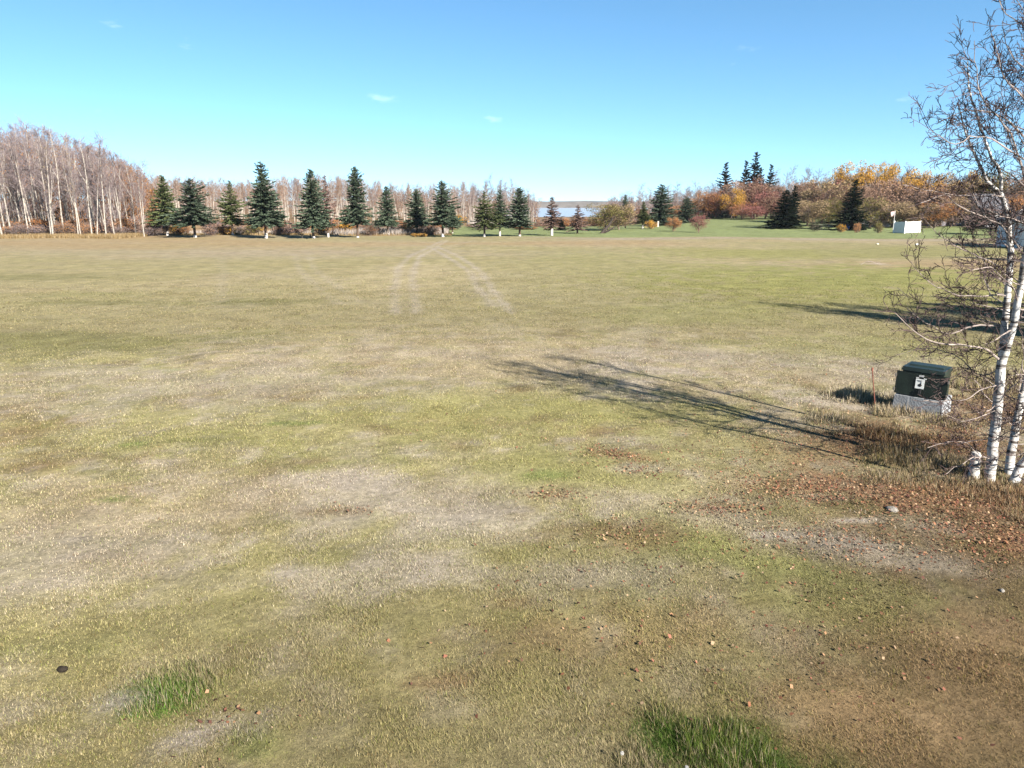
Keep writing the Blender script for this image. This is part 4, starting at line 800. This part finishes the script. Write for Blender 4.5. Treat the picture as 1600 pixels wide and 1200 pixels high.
# ------------------------------------------------------------------ grass, fallen leaves, reeds
LONG = []                                    # (x, y, r, extra length, colour or None)
for px, py, r, l in ((265, 1085, .42, .05), (1110, 1180, .58, .085), (1010, 1188, .3, .04), (390, 1165, .2, .02), (1345, 622, .7, .20), (1290, 655, .5, .07), (1400, 690, .9, .13), (1440, 720, .8, .15), (1500, 735, .8, .10), (1385, 645, .5, .17), (1470, 655, .7, .14), (1540, 600, 1.6, .15), (1560, 770, 1.2, .08), (1440, 755, .8, .06)):
    p = gp(px, py); LONG.append((p.x, p.y, r, l))
TUFT = gp(1110, 1175)
def grass():
    rng = np.random.default_rng(17); n = 1700000
    d = 3.6*(52/3.6)**(rng.random(n)**.92); th = rng.uniform(-.78, .78, n)
    x = d*np.sin(th); y = d*np.cos(th)
    k = np.abs(x) < y*.80+1.2; x, y, d = x[k], y[k], d[k]; n = len(x)
    z = height(x, y)
    long_ = np.zeros(n)
    for ax, ay, r, l in LONG: long_ = np.maximum(long_, l*sstep(1.15, .3, np.hypot(x-ax, y-ay)/r+ 1.3*(fbm(x, y, .3, 41, 2)-.5)))
    clump = fbm(x, y, .28, 51, 3); dens = fbm(x, y, .9, 52, 3)
    keep = (rng.random(n) < (.35+1.1*sstep(.3, .62, dens))*sstep(52, 26, d)) | (long_ > .03)
    x, y, z, d, long_, clump = [a[keep] for a in (x, y, z, d, long_, clump)]; n = len(x)
    ln = (.014+.034*clump+long_)*rng.uniform(.55, 1.3, n)*(1+.010*d); wd = (.0018+.00066*d)*rng.uniform(.7, 1.4, n)
    az = rng.uniform(0, 6.283, n); tilt = np.where(long_ > .03, rng.uniform(.1, 1.1, n), rng.uniform(.45, 1.48, n))
    jt = .05+.012*d; c = colour(x+rng.normal(0, 1, n)*jt, y+rng.normal(0, 1, n)*jt); g = rng.random((n, 1))
    bright = rng.uniform(.40, 1.42, (n, 1)); c = c*bright
    c = np.where(g < .10, c*np.array((1.12, 1.1, 1.08)), c); c = np.where((g > .86), c*np.array((.62, .74, .45)), c); c = np.where((g > .80) & (g < .86), c*np.array((.6, .48, .42)), c)
    lush = sstep(.04, .09, long_)[:, None]*(np.hypot(x-TUFT[0], y-TUFT[1]) < 1.6)[:, None]*rng.random((n, 1)); c = np.where(lush > .55, c*np.array((2.2, 1.7, 1.9)), c); c = np.where((lush > .25) & (lush < .40), c*.55, c); c = np.where((long_[:, None] > .03) & (rng.random((n, 1)) < .13), TAN*rng.uniform(.6, 1.2, (n, 1)), c)
    c = np.clip(c*1.36, 0, .8)
    dx = np.cos(az)*np.sin(tilt); dy = np.sin(az)*np.sin(tilt); dz = np.cos(tilt)
    D = np.stack([dx, dy, dz], -1)*ln[:, None]; S = np.stack([-np.sin(az), np.cos(az), np.zeros(n)], -1)*wd[:, None]*.5
    B = np.stack([x, y, z-.004], -1)
    V = np.stack([B-S, B+S, B+D], 1).reshape(-1, 3); C3 = np.repeat(c, 3, 0); C3[0::3] *= .8; C3[1::3] *= .8
    me = mesh_np('grass', V, np.arange(3*n).reshape(n, 3), [attr_blade('grass_blades', .35)], col=C3)
    o = link('grass', me); tag(o, 'short dry mown grass, tan and yellow-green, covering the field', 'grass', kind='stuff')
grass()
def leaves():
    rng = np.random.default_rng(23); pts = []
    def blob(px, py, rx, ry, n, rot=0):
        p = gp(px, py); a = rng.normal(size=(n, 2))*np.array((rx, ry))*.55; c, s = math.cos(rot), math.sin(rot)
        pts.append(np.stack([p.x+a[:, 0]*c-a[:, 1]*s, p.y+a[:, 0]*s+a[:, 1]*c], -1))
    for b_ in ((1480, 780, 2.4, .8, 2600, -.25), (1590, 845, 1.2, .7, 1500, 0), (1430, 800, 1.5, .5, 700, -.3), (1450, 690, 2.0, 1.2, 1500, 0), (1560, 650, 2.4, 2.0, 1800, 0), (1300, 700, 2.0, 1.2, 700, 0), (955, 712, .6, .3, 320, -.6), (1000, 740, .5, .25, 160, -.5), (1130, 795, .7, .3, 300, 0), (860, 775, .45, .25, 160, 0),
               (985, 840, .7, .5, 220, 0), (1250, 765, 1.2, .6, 600, 0), (1340, 850, 1.2, .5, 420, -.3), (1180, 720, 2.5, 1.5, 500, 0), (1150, 620, 4, 3, 500, 0), (1300, 560, 4, 3, 260, 0), (1250, 850, 2.0, 1.0, 350, 0), (560, 797, .3, .2, 40, 0), (1100, 900, 2.5, 1.2, 260, 0), (900, 1000, 2, 1, 120, 0), (1200, 1050, 1.8, .8, 130, 0), (350, 1130, .5, .3, 50, 0), (740, 690, 3, 1.5, 90, 0), (1350, 980, 1.5, .8, 150, 0)): blob(*b_[:4], int(b_[4]*1.0), b_[5])
    p = np.vstack(pts); n = len(p); x, y = p.T; z = height(x, y)+rng.uniform(.004, .042, n)
    L = rng.uniform(.014, .036, n); az = rng.uniform(0, 6.28, n); U = np.stack([np.cos(az), np.sin(az), rng.normal(0, .35, n)], -1); S = np.stack([-np.sin(az), np.cos(az), rng.normal(0, .5, n)], -1)
    Cn = np.stack([x, y, z], -1); l = L[:, None]
    V = np.stack([Cn-U*l*.6, Cn+S*l*.42-U*l*.1, Cn+U*l*.65, Cn-S*l*.42-U*l*.1], 1).reshape(-1, 3)
    pal = np.array([(.26, .12, .07), (.32, .18, .10), (.18, .085, .06), (.36, .22, .13), (.13, .065, .05), (.44, .31, .20), (.30, .13, .09)]); c = pal[rng.integers(0, 7, n)]*rng.uniform(.3, .75, (n, 1))
    o = link('fallen_leaves', mesh_np('fallen_leaves', V, np.arange(4*n).reshape(n, 4), [attr_blade('dry_leaves', .2)], col=np.repeat(c, 4, 0))); tag(o, 'red-brown fallen leaves scattered over the grass around the birch', 'leaves', kind='stuff')
leaves()
def reeds(name, label, zones, pal, seed, cat='reeds'):
    rng = np.random.default_rng(seed); P = []; Ls = []
    for x0, x1, y0, y1, n, h in zones: P.append(np.stack([rng.uniform(x0, x1, n), rng.uniform(y0, y1, n)], -1)); Ls.append(rng.uniform(.55, 1.1, n)*h)
    P = np.vstack(P); ln = np.concatenate(Ls); n = len(P); z = height(P[:, 0], P[:, 1]); az = rng.uniform(0, 6.28, n); ti = np.abs(rng.normal(0, .22, n))
    B = np.stack([P[:, 0], P[:, 1], z-.02], -1); D = np.stack([np.cos(az)*np.sin(ti), np.sin(az)*np.sin(ti), np.cos(ti)], -1)*ln[:, None]; S = np.stack([-np.sin(az), np.cos(az), az*0], -1)*.03
    V = np.stack([B-S, B+S, B+D], 1).reshape(-1, 3); c = np.array(pal)[rng.integers(0, len(pal), n)]*rng.uniform(.42, .72, (n, 1))
    tag(link(name, mesh_np(name, V, np.arange(3*n).reshape(n, 3), [attr_blade(name+'_blades', .3)], col=np.repeat(c, 3, 0))), label, cat, kind='stuff')
reeds('pale_reeds', 'pale whitish dry reeds behind the middle spruces', [(-24, -9, 100, 108, 9000, .95), (-46, -20, 101, 106, 4000, .6), (-9, 0, 150, 158, 2500, 1.4)], [(.50, .44, .40), (.42, .36, .31), (.55, .5, .47)], 71)
reeds('rough_grass', 'tawny uncut grass strip below the tall aspen wood', [(-76, -47, 89.5, 97, 24000, .55), (-46, -8, 99.5, 102, 7000, .35)], [(.33, .24, .12), (.28, .19, .09), (.38, .29, .17)], 72, 'grass')

def wood_mass(name, label, zones, seed, bark, twig, leaf):
    rng = np.random.default_rng(seed); m = MB()
    for px0, px1, y0, y1, n, top_px, top_py, leafn in zones:
        px = rng.uniform(px0, px1, n); y = rng.uniform(y0, y1, n); x = (px-800)/FPX*y*.975; z = height(x, y)
        t = np.interp(px, top_px, top_py)+rng.uniform(0, 16, n)
        h = CAMH+(319-t)/FPX*y*1.02-z; h = np.maximum(h, 3)*rng.uniform(.8, 1, n)
        B = np.stack([x, y, z-.2], -1); m.ribs(B, np.stack([rng.normal(0, .05, n), rng.normal(0, .05, n), np.ones(n)], -1), h, rng.uniform(.12, .26, n), rng, 0)
        k = np.repeat(np.arange(n), 90); N_ = len(k); u = rng.uniform(.25, 1.0, N_)**.7; sp = h[k]*.13*(1.25-u)
        a = rng.uniform(0, 6.28, N_); r = sp*rng.random(N_)**.5
        C = np.stack([x[k]+r*np.cos(a), y[k]+r*np.sin(a), z[k]+h[k]*u*.96], -1)
        m.ribs(C, np.stack([np.cos(a)*.5, np.sin(a)*.5, np.ones(N_)], -1)+rng.normal(0, .4, (N_, 3)), rng.uniform(.5, 1.5, N_), .045, rng, 1)
        if leafn:
            k = rng.integers(0, n, n*leafn); N_ = len(k); u = rng.uniform(.05, .9, N_); a = rng.uniform(0, 6.28, N_); r = h[k]*.12*rng.random(N_)**.5
            m.cards(np.stack([x[k]+r*np.cos(a), y[k]+r*np.sin(a), z[k]+h[k]*u], -1), rng.normal(size=(N_, 3)), rng.uniform(.2, .42, N_), rng.uniform(.15, .3, N_), rng, 2)
    tag(link(name, m.mesh(name, [bark, twig, leaf])), label, 'wood', kind='stuff')
wood_mass('far_wood', 'brownish leafless wood massed behind the spruce row', [(215, 840, 190, 300, 800, [215, 330, 420, 470, 560, 600, 660, 740, 805, 840], [272, 278, 282, 272, 274, 287, 288, 284, 284, 312], 50)], 81, ASP, TWIGB, PINK)
wood_mass('wood_interior', 'dense leafless interior of the tall wood on the field edge', [(-90, 245, 112, 165, 260, [-90, 60, 130, 200, 245], [205, 205, 216, 240, 272], 140)], 82, BROWNBARK, TWIGB, RUST)
wood_mass('right_wood', 'lilac-brown leafless wood massed behind the golden trees', [(950, 1680, 190, 270, 700, [950, 985, 1060, 1110, 1250, 1330, 1420, 1680], [306, 298, 290, 288, 272, 262, 266, 266], 40)], 83, BROWNBARK, TWIG, PINK)

for px, py, hh, lab in ((972, 1180, .13, 'white dandelion seed head on a pale stalk at the rim of the lush green tuft'), (1073, 1198, .15, 'white dandelion seed head standing inside the lush green tuft')):
    p = gp(px, py, hh); e = link('dandelion', None, None, (p.x, p.y, hz(p.x, p.y))); tag(e, lab, 'dandelion')
    b = MB(); b.tube([(0, .03, -.02), (0, .01, hh*.5), (0, 0, hh)], [.003, .0028, .0025], 5); link('stalk', b.mesh('stalk', [plain('dandelion_stalk', (.32, .25, .14), .8)]), e)
    b = MB(); rr = np.random.default_rng(int(px)); v = rr.normal(size=(160, 3)); v /= np.linalg.norm(v, axis=1)[:, None]; b.ribs(np.tile([[0, 0, hh]], (160, 1)), v, .014, .002, rr); b.cards(v*.012+np.array((0, 0, hh)), rr.normal(size=(160, 3)), .006, .005, rr); link('seed_head', b.mesh('seed_head', [plain('seed_down', (.45, .44, .42), .9)]), e)

# thin autumn haze over the lake
m, n, l = newmat('haze_air'); n.remove(n['Principled BSDF']); pv = n.new('ShaderNodeVolumePrincipled'); pv.inputs['Color'].default_value = (.80, .88, 1, 1); pv.inputs['Density'].default_value = .00008; pv.inputs['Anisotropy'].default_value = .2
l.new(pv.outputs[0], n['Material Output'].inputs['Volume'])
b = MB(); b.box((0, 1500, 5), (8400, 3500, 40)); hz_o = link('haze', b.mesh('haze', [m])); tag(hz_o, 'thin bluish autumn haze over field and lake', 'haze', kind='stuff')
